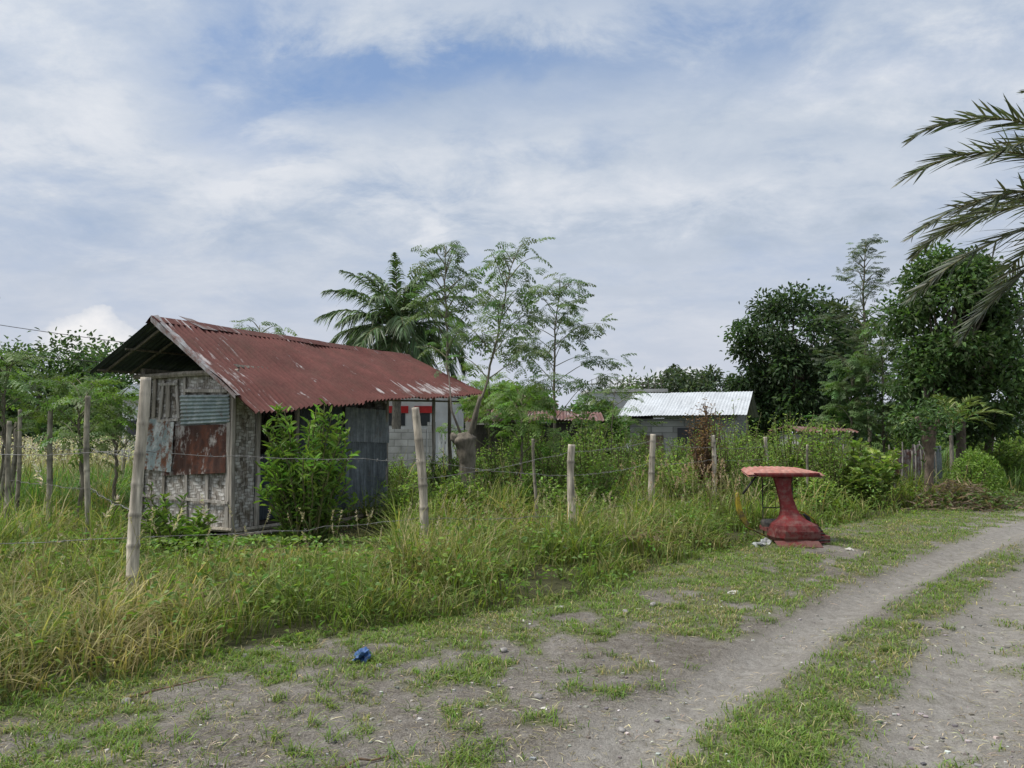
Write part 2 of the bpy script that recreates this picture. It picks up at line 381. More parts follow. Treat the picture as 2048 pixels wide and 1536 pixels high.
for nm, sel in (('ground', ~isroad), ('dirt_road', isroad)):
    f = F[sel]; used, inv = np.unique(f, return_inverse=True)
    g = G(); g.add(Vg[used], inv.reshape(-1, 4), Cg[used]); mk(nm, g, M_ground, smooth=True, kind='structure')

# ------------------------------------------------------------ hut
HA = np.array([-4.15, 11.5, 0]); E1 = np.array([.464, .886, 0]); E2 = np.array([-.886, .464, 0])
def H(u, w, z): return HA+E1*u+E2*w+np.array([0, 0, z])
def in_hut(x, y, m=.05):
    dx = x-HA[0]; dy = y-HA[1]; u = dx*E1[0]+dy*E1[1]; w = dx*E2[0]+dy*E2[1]
    return (u > -m) & (u < 3.75+m) & (w > -m) & (w < 2.1+m)
hut = thing('hut', 'weathered bamboo hut with rusty red corrugated roof', 'hut', tuple(H(1.8, 1, 0)))
Zb = .16
g = G(); patch(g, H(0,0,Zb), H(0,2.07,Zb), H(0,2.07,2.5), H(0,0,2.5), nu=12, nv=12, wob=.06)
mk('woven_wall', g, M_weave, hut, label='grey woven bamboo gable wall')
g = G(); patch(g, H(0.02,.0,Zb), H(.42,.0,Zb), H(.42,.0,2.5), H(0.02,.0,2.5), nu=3, nv=8, wob=.02, offu=5)
mk('woven_wall', g, M_weave, hut)
g = G(); patch(g, H(0,2.07,Zb), H(3.7,2.07,Zb), H(3.7,2.07,2.5), H(0,2.07,2.5), offu=9)
mk('woven_wall', g, M_weave, hut)
g = G(); patch(g, H(3.7,0,Zb), H(3.7,2.07,Zb), H(3.7,2.07,2.5), H(3.7,0,2.5), offu=14)
mk('woven_wall', g, M_weave, hut)
g = G(); patch(g, H(.02,.02,Zb+.02), H(3.7,.02,Zb+.02), H(3.7,2.05,Zb+.02), H(.02,2.05,Zb+.02), C=(.1,.08,.06)); mk('floor', g, M_bamboo, hut)
g = G(); patch(g, H(-.03,.05,1.74), H(-.03,1.12,1.70), H(-.07,1.10,2.18), H(-.06,.06,2.16), ncorr=8, amp=.013, alongv=False, nu=8, wob=.06)
mk('wall_patch', g, M_bluec, hut, label='faded grey-blue corrugated patch')
g = G(); patch(g, H(-.05,.1,1.0), H(-.05,1.5,.92), H(-.06,1.42,1.70), H(-.05,.12,1.72), ncorr=9, amp=.005, nv=14, wob=.12, seed=2)
mk('wall_patch', g, M_rust, hut, label='patchy brown rusty sheet')
g = G(); patch(g, H(-.08,1.28,.98), H(-.05,1.97,1.02), H(-.05,1.9,1.82), H(-.08,1.2,1.76), ncorr=5, amp=.005, nv=10, wob=.10, seed=4)
mk('wall_patch', g, M_blue, hut, label='pale peeling sheet with rust stains')
g = G(); patch(g, H(2.45,-.06,1.44), H(3.72,-.06,1.40), H(3.74,-.05,2.02), H(2.45,-.05,2.05), ncorr=12, amp=.015, nv=6, wob=.05)
mk('wall_sheet', g, M_galv, hut)
g = G(); patch(g, H(2.5,-.03,.22), H(3.7,-.03,.2), H(3.7,-.03,1.5), H(2.5,-.03,1.5), ncorr=12, amp=.015, nv=6, wob=.05, seed=3)
mk('wall_sheet', g, M_galvd, hut)
g = G(); patch(g, H(1.3,-.02,.22), H(2.52,-.02,.2), H(2.5,-.02,2.1), H(1.3,-.02,2.1), ncorr=14, amp=.012, nv=6, wob=.05, seed=5); mk('wall_sheet', g, M_dark, hut)
g = G(); patch(g, H(.5,.35,.2), H(1.4,.3,.2), H(1.4,.3,1.25), H(.5,.35,1.25), ncorr=10, amp=.012, nv=6, wob=.05, seed=6)
mk('wall_sheet', g, M_dark, hut)
def stick(g, a, b, r=.035, C=(.3,.27,.22), n=6, bow=.0):
    a = np.array(a); b = np.array(b); t = np.linspace(0, 1, 7)[:, None]
    P = a*(1-t)+b*t; P[:, 2] += (bow*np.sin(t*np.pi))[:, 0]; P[1:-1] += rng.randn(5, 3)*r*.15
    tube(g, P, r, n, C)
for (u, w) in ((-.01,-.0),(0,2.07),(3.72,-.02),(3.7,2.07),(.46,-.03),(1.3,-.02),(5.3,-.05),(5.3,2.0)):
    g = G(); stick(g, H(u,w,-.05), H(u,w,2.62), .04, (.34,.31,.27)); mk('post', g, M_bamboo, hut)
g = G()
stick(g, H(-.06,-.15,2.5), H(-.06,2.2,2.5), .045); stick(g, H(-.03,-.02,2.58), H(5.5,-.02,2.62), .04); stick(g, H(-.03,2.07,2.6), H(5.5,2.07,2.6), .04)
stick(g, H(-.6,1.03,3.22), H(5.8,1.03,3.23), .045)
for u in (-.45, .0, 1.2, 2.4, 3.7, 5.2):
    f = 1.89+(2.39-1.89)*(u+.66)/6.3
    stick(g, H(u,1.03,3.2), H(u,-1.0,f-.03), .022, (.17,.15,.12)); stick(g, H(u,1.03,3.2), H(u,2.4,2.56), .022, (.17,.15,.12))
for w, z in ((-.6, 2.12), (1.7, 2.9), (2.35, 2.6)): stick(g, H(-.6,w,z-.02), H(5.4,w,z+.12*(w<0)), .02, (.17,.15,.12))
stick(g, H(-.03,-.05,Zb), H(-.03,2.1,Zb), .035); stick(g, H(.0,-.05,Zb-.02), H(3.7,-.05,Zb-.02), .04)
mk('bamboo_frame', g, M_bamboo, hut)
def strip(w0, z0, w1, z1, wd=.05, u=-.025, c=(.42,.39,.35)):
    g = G(); a = H(u, w0, z0); b = H(u, w1, z1); t = norm(b-a); n = -E1; s = np.cross(t, n)*wd/2
    box(g, (a+b)/2, (np.linalg.norm(b-a), wd, .018), np.array([t, np.cross(n, t), n]), c); mk('batten', g, M_bamboo, hut)
for q in ((1.18,1.82,1.25,2.42,.05),(1.62,1.80,1.55,2.42,.05),(1.17,1.80,1.65,1.78,.04,-.04),(1.22,2.36,1.6,2.36,.04,-.04),(.08,.18,.08,2.4,.07),(.95,.18,.98,.95,.05),(2.0,.18,2.0,2.45,.07),(.05,.56,2.0,.60,.04,-.04),(1.06,1.78,1.06,2.45,.05),(.1,2.22,1.05,2.25,.05,-.05),
          (1.76,1.84,1.74,2.46,.07,-.03,(.28,.25,.21)),(1.88,1.84,1.88,2.44,.06,-.03),(1.42,1.84,1.44,2.34,.09,-.03,(.33,.30,.26)),(.5,.18,.52,.96,.06),(1.5,.18,1.47,.93,.06,-.03,(.28,.25,.21))): strip(*q)
g = G()
for k in range(16):
    u = .2+k*.22; stick(g, H(u,-.06+rng.rand()*.03,.0), H(u+rng.randn()*.05,-.06,.17), .02, (.12,.10,.08))
stick(g, H(-.3,-.35,.1), H(2.6,-.3,.12), .03, (.2,.17,.13)); stick(g, H(1.8,-.5,.12), H(4.2,-.2,.18), .04, (.2,.17,.13))
mk('floor_slat', g, M_bamboo, hut, kind='stuff')
P1=H(-.66,1.035,3.30); P2=H(5.9,1.035,3.31); P3=H(5.68,-1.06,2.40); P4=H(-.66,-1.06,1.89); P5=H(-.66,2.49,2.58); P6=H(5.6,2.49,2.6)
roof = bpy.data.objects.new('roof', None); col.objects.link(roof); roof.parent = hut
g = G(); patch(g, P4, P3, P2, P1, ncorr=64, amp=.024, nv=14, wob=.12, sheets=8)
mk('roof_sheet', g, M_roof, roof, True, hut, label='red-brown corrugated slope with bare streaks')
g = G(); patch(g, P5, P6, P2-np.array([0,0,.005]), P1-np.array([0,0,.005]), ncorr=64, amp=.018, nv=8, wob=.05, seed=3, sheets=8)
mk('roof_sheet', g, M_dark, roof, True, hut, label='dark weathered corrugated slope')
g = G()
for (wa, za) in ((-.14, -.09), (.15, -.09)):
    patch(g, P1+E1*-.03+np.array([0,0,.035]), P2+E1*.03+np.array([0,0,.035]), P2+E2*wa+np.array([0,0,.03+za]), P1+E2*wa+np.array([0,0,.03+za]), nu=40, nv=3, wob=.05, seed=6)
mk('ridge_cap', g, M_cap, roof, True, hut)
g = G(); up = np.array([0,0,1.])
a = P1+up*.03-E1*.02; b = P4+(P1-P4)*.14+up*.03-E1*.02
patch(g, b, b+E1*.09+up*.02, a+E1*.12+up*.02, a, nu=3, nv=22, wob=.14, seed=8)
patch(g, b, b-up*.06, a-up*.08, a, nu=3, nv=22, wob=.12, seed=9)
mk('edge_flashing', g, M_flash, roof, True, hut, label='bent bare metal flashing on the gable edge')
g = G(); q = P1+E1*.75+up*.05; patch(g, q+E2*-.22-up*.13, q+E2*-.22+E1*.3-up*.12, q+E1*.06+E2*.12+up*.06, q-E1*.2+E2*.12+up*.07, nu=4, nv=5, wob=.06)
mk('loose_ridge_flap', g, M_flash, roof, True, hut)

# ------------------------------------------------------------ fences
def bamboo_post(g, x, y, h, r=.05, lean=(0,0), C=(.32,.29,.24), nodes=.27):
    z0 = float(gh(x, y))-.1; n = int((h+.1)/.03)
    t = np.linspace(0, 1, n)
    P = np.stack([x+lean[0]*t+.02*np.sin(t*5+x), y+lean[1]*t, z0+(h+.1)*t], -1)
    zl = (t*(h+.1)+rng.rand()*.2) % nodes; rr = r*(1-.18*t)*(1+.18*np.exp(-(zl/.022)**2))*(.93+.14*vn(t*7, t*0+x+3))
    c = np.array(C)*(1-.5*np.exp(-(zl/.02)**2))[:, None]*(.8+.4*rng.rand())*(.6+.5*sst(0, .25, t))[:, None]*(.6+.8*vn(t*9, t*0+x))[:, None]
    Cc = np.repeat(np.vstack([c[:1], c, c[-1:]*.5]), 10, 0)
    Cc = Cc*(.7+.6*vn(np.tile(np.arange(10)*.7, len(c)+2), np.repeat(np.arange(len(c)+2)*.12, 10), 3))[:, None]
    tube(g, P, rr, 10, Cc)
def wire_run(g, pts, sag=.04, r=.003):
    for a, b in zip(pts[:-1], pts[1:]):
        a = np.array(a); b = np.array(b); L = np.linalg.norm(b-a); t = np.linspace(0, 1, 14)[:, None]
        P = a*(1-t)+b*t; P[:, 2] -= (4*sag*t*(1-t))[:, 0]; P[1:-1] += rng.randn(12, 3)*.008
        tube(g, P, r, 4, (.2,.195,.19), cap=False)
        for k in range(int(L/.13)):
            s = (k+.5)/(L/.13); p = a*(1-s)+b*s; p[2] -= 4*sag*s*(1-s)
            for q in range(2):
                dd = rdir(1)[0]*.022; tube(g, [p-dd, p+dd], .002, 3, (.2,.195,.19), cap=False)
fence = thing('barbed_wire_fence', 'roadside fence of split bamboo posts with barbed wire', 'fence', (-.1, 10, 0))
FP = [(-3.4,7.0,2.12,.055,(.04,0)),(-1.02,9.3,1.88,.058,(-.14,.05)),(.83,11.0,1.45,.060,(.03,0)),(2.45,13.5,1.57,.06,(0,0)),(4.1,15.6,1.55,.05,(-.05,0)),(5.7,17.3,1.5,.045,(0,0))]
for (x, y, h, r, ln) in FP:
    g = G(); bamboo_post(g, x, y, h, r, ln, (.38,.34,.28)); mk('post', g, M_bamboo, fence, smooth=True)
for (x, y, h) in ((.38,12.4,1.5),(6.0,15.9,1.35)):
    g = G(); bamboo_post(g, x, y, h, .028, (rng.randn()*.05, 0), (.2,.18,.14)); mk('stake', g, M_bamboo, fence, smooth=True)
for zf in ((.68,.66), (.31,.42), (.5,.93)):
    pts = [(-8.2,6.6,2.0*zf[0])]+[(x-r*.7+ln[0]*zf[0], y-r*.7, h*zf[0]) for k, (x,y,h,r,ln) in enumerate(FP)]
    if zf[1] == .93: pts = [(-1.1,9.25,1.05),(.8,10.95,1.32),(2.42,13.4,1.45),(4.0,15.5,1.3),(5.65,17.2,1.3)]
    g = G(); wire_run(g, pts); mk('barbed_wire', g, M_wire, fence)
side = thing('bamboo_stake_fence', 'side fence of thin live stakes and wire in grass', 'fence', (-6.5, 11, 0))
SP = [(-5.35,9.8,2.08),(-6.35,10.6,1.95),(-6.0,9.0,1.8),(-7.3,11.4,1.95),(-8.1,12.3,1.9),(-6.55,10.0,1.75),(-7.9,11.8,1.7),(-8.6,13.3,1.8),(-9.6,14.8,1.7),(-8.9,16.0,1.7),(-7.6,15.5,1.5),(-9.2,18.2,1.5),(-6.9,17.5,1.45)]
for (x, y, h) in SP:
    g = G(); bamboo_post(g, x, y, h, .030+rng.rand()*.014, (rng.randn()*.16, 0), (.24,.22,.17)); mk('stake', g, M_bark, side, smooth=True)
for z in (1.4, .9):
    g = G(); wire_run(g, [(-3.4,7.0,z),(-5.35,9.8,z),(-6.35,10.6,z),(-7.3,11.4,z),(-8.1,12.3,z),(-9.6,14.8,z)], .03); mk('barbed_wire', g, M_wire, side)
ff = thing('field_fence', 'thin stake fence crossing the dry grass field', 'fence', (-15, 27, 0))
for k in range(16):
    x = -20+k*.75; y = 28+rng.randn()*.5
    g = G(); bamboo_post(g, x, y, 1.5+rng.rand()*.4, .035, (rng.randn()*.1, 0), (.16,.14,.11)); mk('stake', g, M_bark, ff)

# ------------------------------------------------------------ grasses
def scatter(n, y0, y1, xl, xr):
    y = rng.uniform(y0, y1, n); return rng.uniform(xl, xr, n), y
def hcap(x, y):
    r = x/y
    m = ((r > -.50) & (r < -.15) & (y < 13.5)).astype(float)
    lim = np.clip(1.52-.1285*y, .10, .66)
    return np.where(m > 0, lim, 9.)
g = G()
def tallgrass(n, y0, y1, hmin, hmax, w, inset=0., dens=.42):
    x, y = scatter(n, y0, y1, -.76*y1-.5, .78*y1)
    wbx = (fbm(x*2, y*2, 12)-.5)*.9
    e = edge_x(y)-x+wbx
    cl = fbm(x*2.6, y*2.6, 20, 3)
    k = (e > inset) & (np.abs(x) < .74*y+.6) & ~in_hut(x, y) & (cl > dens*rng.uniform(.8, 1.35, len(x)))
    x, y, e, cl = x[k], y[k], e[k], cl[k]; n = len(x)
    hh = (hmin+(hmax-hmin)*fbm(x*.9, y*.9, 21)*rng.uniform(.4, 1.5, n))*(.30+.70*sst(0, 1.2, e))*(.45+1.1*sst(.3, .75, cl))
    hh = np.minimum(hh, hcap(x, y)*rng.uniform(.5, 1.1, n))
    pos = np.stack([x, y, gh(x, y)-.01], -1)
    dry = sst(.51, .68, fbm(x*1.1+3, y*1.1, 30)+rng.randn(n)*.13)[:, None]
    lush = cvar((.125,.215,.046), n, .32, .30); st = cvar((.37,.315,.16), n, .24)
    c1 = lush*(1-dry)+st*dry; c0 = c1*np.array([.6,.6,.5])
    az = rng.uniform(0, 6.28, n)+2.5*(cl-.5)
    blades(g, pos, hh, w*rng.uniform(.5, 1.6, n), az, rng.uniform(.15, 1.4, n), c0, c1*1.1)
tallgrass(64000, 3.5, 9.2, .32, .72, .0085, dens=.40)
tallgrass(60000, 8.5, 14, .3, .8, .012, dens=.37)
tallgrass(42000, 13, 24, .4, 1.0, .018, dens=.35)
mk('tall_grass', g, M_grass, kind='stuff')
g = G()
n = 52000; y = 20+70*rng.rand(n)**1.5; x = rng.uniform(-.8, .75, n)*y
k = (x < edge_x(y)-.5); x, y = x[k], y[k]; n = len(x)
st = sst(-.28, -.34, x/y)[:, None]
cc = cvar((.11,.175,.05), n, .25)*(1-st)+cvar((.38,.33,.24), n, .25)*st
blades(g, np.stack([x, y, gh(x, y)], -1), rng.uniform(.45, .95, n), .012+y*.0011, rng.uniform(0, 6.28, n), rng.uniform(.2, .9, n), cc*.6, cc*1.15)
n = 11000; x, y = scatter(n, 13, 22, -17, -6); k = (x < -.40*y) & ~in_hut(x, y); x, y = x[k], y[k]; n = len(x)
cc = cvar((.10,.20,.05), n, .2)
blades(g, np.stack([x, y, gh(x, y)], -1), rng.uniform(.5, 1.05, n), np.full(n, .022), rng.uniform(0, 6.28, n), rng.uniform(.2, 1.1, n), cc*.6, cc*1.15)
mk('field_grass', g, M_grass, kind='stuff')
g = G()
def plume(x, y, h, s, c):
    z = float(gh(x, y)); az = rng.rand()*6.28; b = rng.uniform(.1, .3)
    t = np.linspace(0, 1, 5); P = np.stack([x+math.cos(az)*b*h*t**2, y+math.sin(az)*b*h*t**2, z+h*t], -1)
    tube(g, P, .002 if y < 12 else .005, 3, (.25,.23,.10), cap=False)
    m = 26 if y < 14 else 7; q = rng.rand(m)
    p = P[-1]+(P[-1]-P[-2])/np.linalg.norm(P[-1]-P[-2])*(q*s)[:, None]
    D = norm(np.array([math.cos(az)*.6, math.sin(az)*.6, .7])+rng.randn(m, 3)*.55)
    inst(g, DT, DF, p, D, rdir(m), s*.24, s*(.07 if y < 14 else .1), cvar(c, m, .2))
for k in range(190):
    y = rng.uniform(4.6, 13); x = edge_x(y)-abs(rng.randn())*1.8-.1
    if abs(x) > .7*y or in_hut(x, y) : continue
    plume(x, y, min(rng.uniform(.5, .9), float(hcap(x, y))+.2), rng.uniform(.07, .12), (.42,.36,.27))
for (x, y, h) in ((-3.9,6.1,1.0),(-3.75,6.6,.85),(-4.1,7.2,1.1),(-2.9,7.6,.8),(-4.6,8,1.05),(-3.2,6.9,.75)):
    plume(x, y, h, .2, (.55,.48,.44))
for k in range(1900):
    y = 16+44*rng.rand()**1.3; x = -y*rng.uniform(.36, .75)
    if in_hut(x, y): continue
    plume(x, y, rng.uniform(.8, 1.2), .22+y*.004, (.60,.53,.46))
for k in range(110):
    y = rng.uniform(12.5, 16.5); x = y*rng.uniform(.15, .29); plume(x, y, rng.uniform(.6, 1.05), .14, (.48,.34,.28))
mk('seed_head_grass', g, M_grass, kind='stuff')
g = G()
n = 56000; x, y = scatter(n, 4, 17, -11, 11)
e = edge_x(y)-x
k = (e > -.1) & (np.abs(x) < .74*y) & ~in_hut(x, y) & (fbm(x*.9+7, y*.9, 40)+.10*(x < -.38*y)+.06*(y > 8) > .47)
x, y, e = x[k], y[k], e[k]; n = len(x)
hh = np.minimum(rng.rand(n)**.8*(.22+.6*fbm(x*1.5, y*1.5, 41)), hcap(x, y))*sst(-.1, .7, e)
inst(g, LT, LF, np.stack([x, y, gh(x, y)+hh], -1), norm(rng.randn(n, 3)*[1,1,.35]), norm(rng.randn(n, 3)*.5+[0,0,1]), rng.uniform(.035, .085, n), rng.uniform(.022, .05, n), cvar((.115,.22,.048), n, .28, .25))
mk('weed_leaves', g, M_leaf, kind='stuff')
g = G()
n = 330000; y = 3.3+13*rng.rand(n)**1.35; x = rng.uniform(-.72, .72, n)*y
m = short_mask(x, y)*(.35+.65*sst(.35, .6, fbm(x*9, y*9, 90, 2))); k = (rng.rand(n) < m) & (x > edge_x(y)-.4)
x, y = x[k], y[k]; n = len(x)
dry = (rng.rand(n, 1) < .12+.42*sst(.5, .65, fbm(x*2, y*2, 95))[:, None])
cc = np.where(dry, cvar((.36,.31,.16), n, .2), cvar((.14,.25,.05), n, .25, .22))
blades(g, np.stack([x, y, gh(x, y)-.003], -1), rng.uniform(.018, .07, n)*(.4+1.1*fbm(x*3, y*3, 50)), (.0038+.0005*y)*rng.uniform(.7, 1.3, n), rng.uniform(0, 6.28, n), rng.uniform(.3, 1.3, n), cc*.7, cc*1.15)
n = 28000; y = 3.3+12*rng.rand(n)**1.3; x = rng.uniform(-.72, .72, n)*y
dd = road_d(x, y); k = (x > edge_x(y)-.3) & ((dd < -.32) | (dd > 2.2) | (rng.rand(n) < .07)) & (fbm(x*7, y*7, 60, 2) > .5); x, y = x[k], y[k]; n = len(x)
cc = np.where(rng.rand(n, 1) < .45, cvar((.36,.31,.17), n, .2), cvar((.13,.215,.05), n, .22, .25))
blades(g, np.stack([x, y, gh(x, y)-.003], -1), rng.uniform(.02, .075, n), .004*rng.uniform(.7, 1.3, n), rng.uniform(0, 6.28, n), rng.uniform(.5, 1.6, n), cc*.7, cc*1.1)
for k in range(420):
    y = 3.4+8*rng.rand()**1.4; x = rng.uniform(-.7, .7)*y; dd = float(road_d(x, y))
    if x < edge_x(y)-.1 or -.28 < dd < .25 or .8 < dd < 2.1: continue
    n = rng.randint(14, 46); r_ = rng.uniform(.02, .07)
    px = x+rng.randn(n)*r_; py = y+rng.randn(n)*r_; cc = cvar((.13,.24,.052), n, .2, .3)
    blades(g, np.stack([px, py, gh(px, py)-.003], -1), rng.uniform(.03, .11, n), .006*rng.uniform(.7, 1.3, n), rng.uniform(0, 6.28, n), rng.uniform(.5, 1.7, n), cc*.6, cc*1.15)
mk('short_grass', g, M_grass, kind='stuff')
g = G(); n = 19000; y = 3.3+9*rng.rand(n)**1.4; x = rng.uniform(-.72, .72, n)*y
k = (x > edge_x(y)-.3) & (fbm(x*1.5, y*1.5, 71) > rng.uniform(.32, .62, n)); x, y = x[k], y[k]; n = len(x)
D = norm(np.stack([rng.randn(n), rng.randn(n), rng.randn(n)*.12], -1))
inst(g, DT, DF, np.stack([x, y, gh(x, y)+.007], -1), D, norm(rng.randn(n, 3)*.3+[0,0,1]), rng.uniform(.02, .11, n), rng.uniform(.003, .006, n), cvar((.40,.34,.24), n, .35))
mk('straw_litter', g, M_grass, kind='stuff')
g = G(); n = 11000; y = 3.3+9*rng.rand(n)**1.4; x = rng.uniform(-.72, .72, n)*y
dd = road_d(x, y); k = (x > edge_x(y)-.2) & (fbm(x*1.2, y*1.2, 77)-.12*np.exp(-(dd/.25)**4) > rng.uniform(.3, .6, n)); x, y = x[k], y[k]; n = len(x)
ST = np.array([[a, b, c] for a in (-1,1) for b in (-1,1) for c in (-1,1)])*.5
SF = np.array([[0,1,3,2],[4,6,7,5],[0,4,5,1],[2,3,7,6],[0,2,6,4],[1,5,7,3]])
def stones(g, x, y, s, c):
    n = len(x); T = ST[None]*(1+rng.uniform(-.4, .2, (n, 8, 3))); a = rng.uniform(0, 6.28, n)
    ca, sa = np.cos(a)[:, None], np.sin(a)[:, None]
    px = T[..., 0]*ca-T[..., 1]*sa; py = T[..., 0]*sa+T[..., 1]*ca
    V = np.stack([px*s[:, None]+x[:, None], py*s[:, None]*.8+y[:, None], T[..., 2]*s[:, None]*.55+(gh(x, y)+s*.10)[:, None]], -1)
    g.add(V.reshape(-1, 3), (SF[None]+(np.arange(n)*8)[:, None, None]).reshape(-1, 4), np.repeat(c, 8, 0))
stones(g, x, y, .005+.024*rng.rand(n)**5, cvar((.26,.245,.225), n, .4))
mk('pebbles', g, M_stone, kind='stuff', smooth=False)

def blob(name, label, cat, x, y, s, c, mat, sub=2, group=None, rough=.25, smooth=True):
    me = bpy.data.meshes.new(name)
    bm = bmesh.new(); bmesh.ops.create_icosphere(bm, subdivisions=sub, radius=1.)
    sd = rng.rand()*50
    for v in bm.verts:
        k = 1+rough*(2*float(fbm(np.array(v.co.x*1.7+sd), np.array(v.co.y*1.7+v.co.z*2.1), 3))-1)*1.6
        v.co = Vector((v.co.x*s[0]*k, v.co.y*s[1]*k, v.co.z*s[2]*k))
    a = bm.verts.layers.float_color.new('Col')
    for v in bm.verts: v[a] = (*c, 1)
    for f in bm.faces: f.smooth = smooth
    bm.to_mesh(me); bm.free(); me.materials.append(mat)
    o = bpy.data.objects.new(name, me); o.location = (x, y, float(gh(x, y))+s[2]*.45); o.rotation_euler = (0, 0, rng.rand()*6)
    col.objects.link(o); o['label'] = label; o['category'] = cat
    if group: o['group'] = group
    return o
blob('plastic_bag', 'crumpled blue plastic bag lying on bare soil', 'plastic bag', -1.04, 5.45, (.055,.038,.04), (.05,.12,.30), M_plastic, sub=3, rough=1.1, smooth=False)
for (x, y, s) in ((.44,7.05,.045),(.1,6.6,.03),(2.19,7.75,.06),(.19,4.52,.025),(1.38,4.0,.02),(4.6,10.6,.06),(.98,5.5,.02)):
    blob('scrap_of_litter', 'small off-white scrap of litter on the soil', 'litter', x, y, (s, s*.6, s*.3), (.55,.53,.49), M_plastic, sub=2, rough=.9, group='pale litter scraps on the verge', smooth=False)
for (x, y, s) in ((-.06,5.75,.035),(-.9,5.3,.03),(.16,4.75,.03),(-1.9,5.6,.03),(1.3,7.2,.04),(1.0,6.9,.035),(-2.3,4.7,.04),(.6,4.3,.025)):
    blob('stone', 'small grey stone on sandy soil', 'stone', x, y, (s, s*.8, s*.6), (.27,.26,.25), M_stone, group='stones on the verge')
for k, (a, b) in enumerate((((-2.35,4.75),(-1.95,5.12)),((-.95,3.72),(-.6,3.9)))):
    e = thing('stick', 'dry brown stick lying on the soil', 'stick', (a[0], a[1], 0), 'dry sticks on the verge'); g = G()
    za = float(gh(a[0], a[1]))+.01; zb = float(gh(b[0], b[1]))+.012
    t = np.linspace(0, 1, 6)[:, None]; P = np.array([*a, za])*(1-t)+np.array([*b, zb])*t; P[1:-1] += rng.randn(4, 3)*.006
    tube(g, P, np.linspace(.009, .004, 6), 6, (.20,.13,.08)); mk('twig', g, M_bark, e)

# ------------------------------------------------------------ shrubs
def stem_plant(g, gs, loc, rad, h, nst, nl, ll, lw, c, up=.5, T=LT, TF=LF, low=.12, wob=.12, var=.25, warm=.2, stemc=(.12,.12,.05), droop=.0):
    loc = np.array(loc, float)
    for k in range(nst):
        az = rng.rand()*6.28; rr = rad*rng.rand()**.6; hh = h*rng.uniform(.45, 1.0)*(1-.35*(rr/rad)**2)
        tip = loc+np.array([math.cos(az)*rr, math.sin(az)*rr, hh]); base = loc+np.array([math.cos(az), math.sin(az), 0])*rr*.25
        t = np.linspace(0, 1, 6)[:, None]
        P = base*(1-t)+tip*t; P[:, :2] += (tip-base)[:2]*(t**2-t)*.5; P[1:] += rng.randn(5, 3)*wob*.12
        tube(gs, P, np.linspace(.012, .004, 6)*(1+h*.3), 4, stemc, cap=False)
        q = low+(1-low)*rng.rand(nl)**.8
        fi = q*5; i0 = np.minimum(fi.astype(int), 4); fr = (fi-i0)[:, None]
        p = P[i0]*(1-fr)+P[i0+1]*fr+rng.randn(nl, 3)*wob*.5*h*.18
        a2 = rng.rand(nl)*6.28
        D = np.stack([np.cos(a2), np.sin(a2), up+rng.randn(nl)*.35-droop*(1-q)], -1)
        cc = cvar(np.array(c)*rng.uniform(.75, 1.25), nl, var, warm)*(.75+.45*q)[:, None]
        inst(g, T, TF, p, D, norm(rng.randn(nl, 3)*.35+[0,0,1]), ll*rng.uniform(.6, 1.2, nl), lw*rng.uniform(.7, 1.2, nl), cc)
def shrub(loc, rad, h, nst=40, nl=40, ll=.1, lw=.035, c=(.07,.13,.025), label='leafy green shrub growing behind the fence', group='shrubs behind the fence', name='shrub', cat='shrub', **k):
    e = thing(name, label, cat, (loc[0], loc[1], 0), group); g = G(); gs = G()
    stem_plant(g, gs, (loc[0], loc[1], 0), rad, h, nst, nl, ll, lw, c, **k)
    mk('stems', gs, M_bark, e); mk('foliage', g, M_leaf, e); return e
shrub((-2.68,10.1), .66, 2.2, 56, 54, .15, .029, (.11,.215,.045), label='tall bush with long narrow leaves beside the hut door', group=None, up=.75, name='bush', cat='bush', low=.06)
shrub((-4.25,10.0), .5, .85, 22, 32, .13, .028, (.105,.20,.04), label='low narrow-leaved bush beside the woven gable wall', group='bushes by the gable wall', up=.6, name='bush', cat='bush')
shrub((-4.75,10.6), .4, 1.0, 12, 26, .12, .028, (.105,.20,.04), label='low narrow-leaved bush beside the woven gable wall', group='bushes by the gable wall', up=.6, name='bush', cat='bush')
SH = [(-1.2,15.0,.8,1.3),(-.25,15.2,.9,1.7),(.58,16,1.,1.9),(1.5,16,1.,1.95),(2.5,18,1.1,1.85),(3.3,17.5,.8,1.5),(1.7,19,1.2,2.1),(5.5,18.5,1.0,2.35),(6.5,18.3,1.1,2.3),(6.9,16.7,.8,1.9),(4.8,17.5,.8,2.2),(-.9,13.2,.7,1.05),(1.6,14.2,.7,1.2),(.4,13.6,.7,1.05),(-1.6,12.3,.6,1.0),(3.2,14.8,.7,1.2),(5.2,16.2,.8,1.4),
      (-2.4,18.5,.9,1.1),(-1.2,20,1.1,1.5),(.2,20.5,1.1,1.8),(3.0,21,1.2,1.7),(4.3,20.5,1.0,1.6),(5.4,21.5,1.2,1.85),(7.4,20.5,1.1,2.3),(8.6,20.8,1.0,2.1),(6.1,15.4,.5,.9),(.9,17.8,1.0,2.0),(3.9,23.8,1.0,1.65),(5.2,23.2,1.0,1.6),(6.5,22.8,1.0,1.9),(-.9,12.7,.5,.9),(.9,12.9,.6,.95)]
for (x, y, r, h) in SH:
    v = rng.rand(); c = np.array((.095,.18,.045))*(1-v)+np.array((.165,.265,.065))*v
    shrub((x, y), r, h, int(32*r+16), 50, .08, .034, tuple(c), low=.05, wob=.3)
for (x, y, r, h) in ((7.4,16.6,.65,1.65),(8.1,17.4,.75,1.55),(7.2,17.8,.7,1.9)):
    shrub((x, y), r, h, 30, 36, .17, .09, (.13,.21,.055), label='shrub with large pale green leaves', group='large-leaved shrubs')
shrub((3.95,15.9), .42, 2.5, 40, 70, .07, .03, (.17,.10,.06), label='dead brown climbing vine on a post', group=None, name='dead_vine', cat='vine', stemc=(.12,.08,.05), wob=.35, warm=0, droop=1.2)
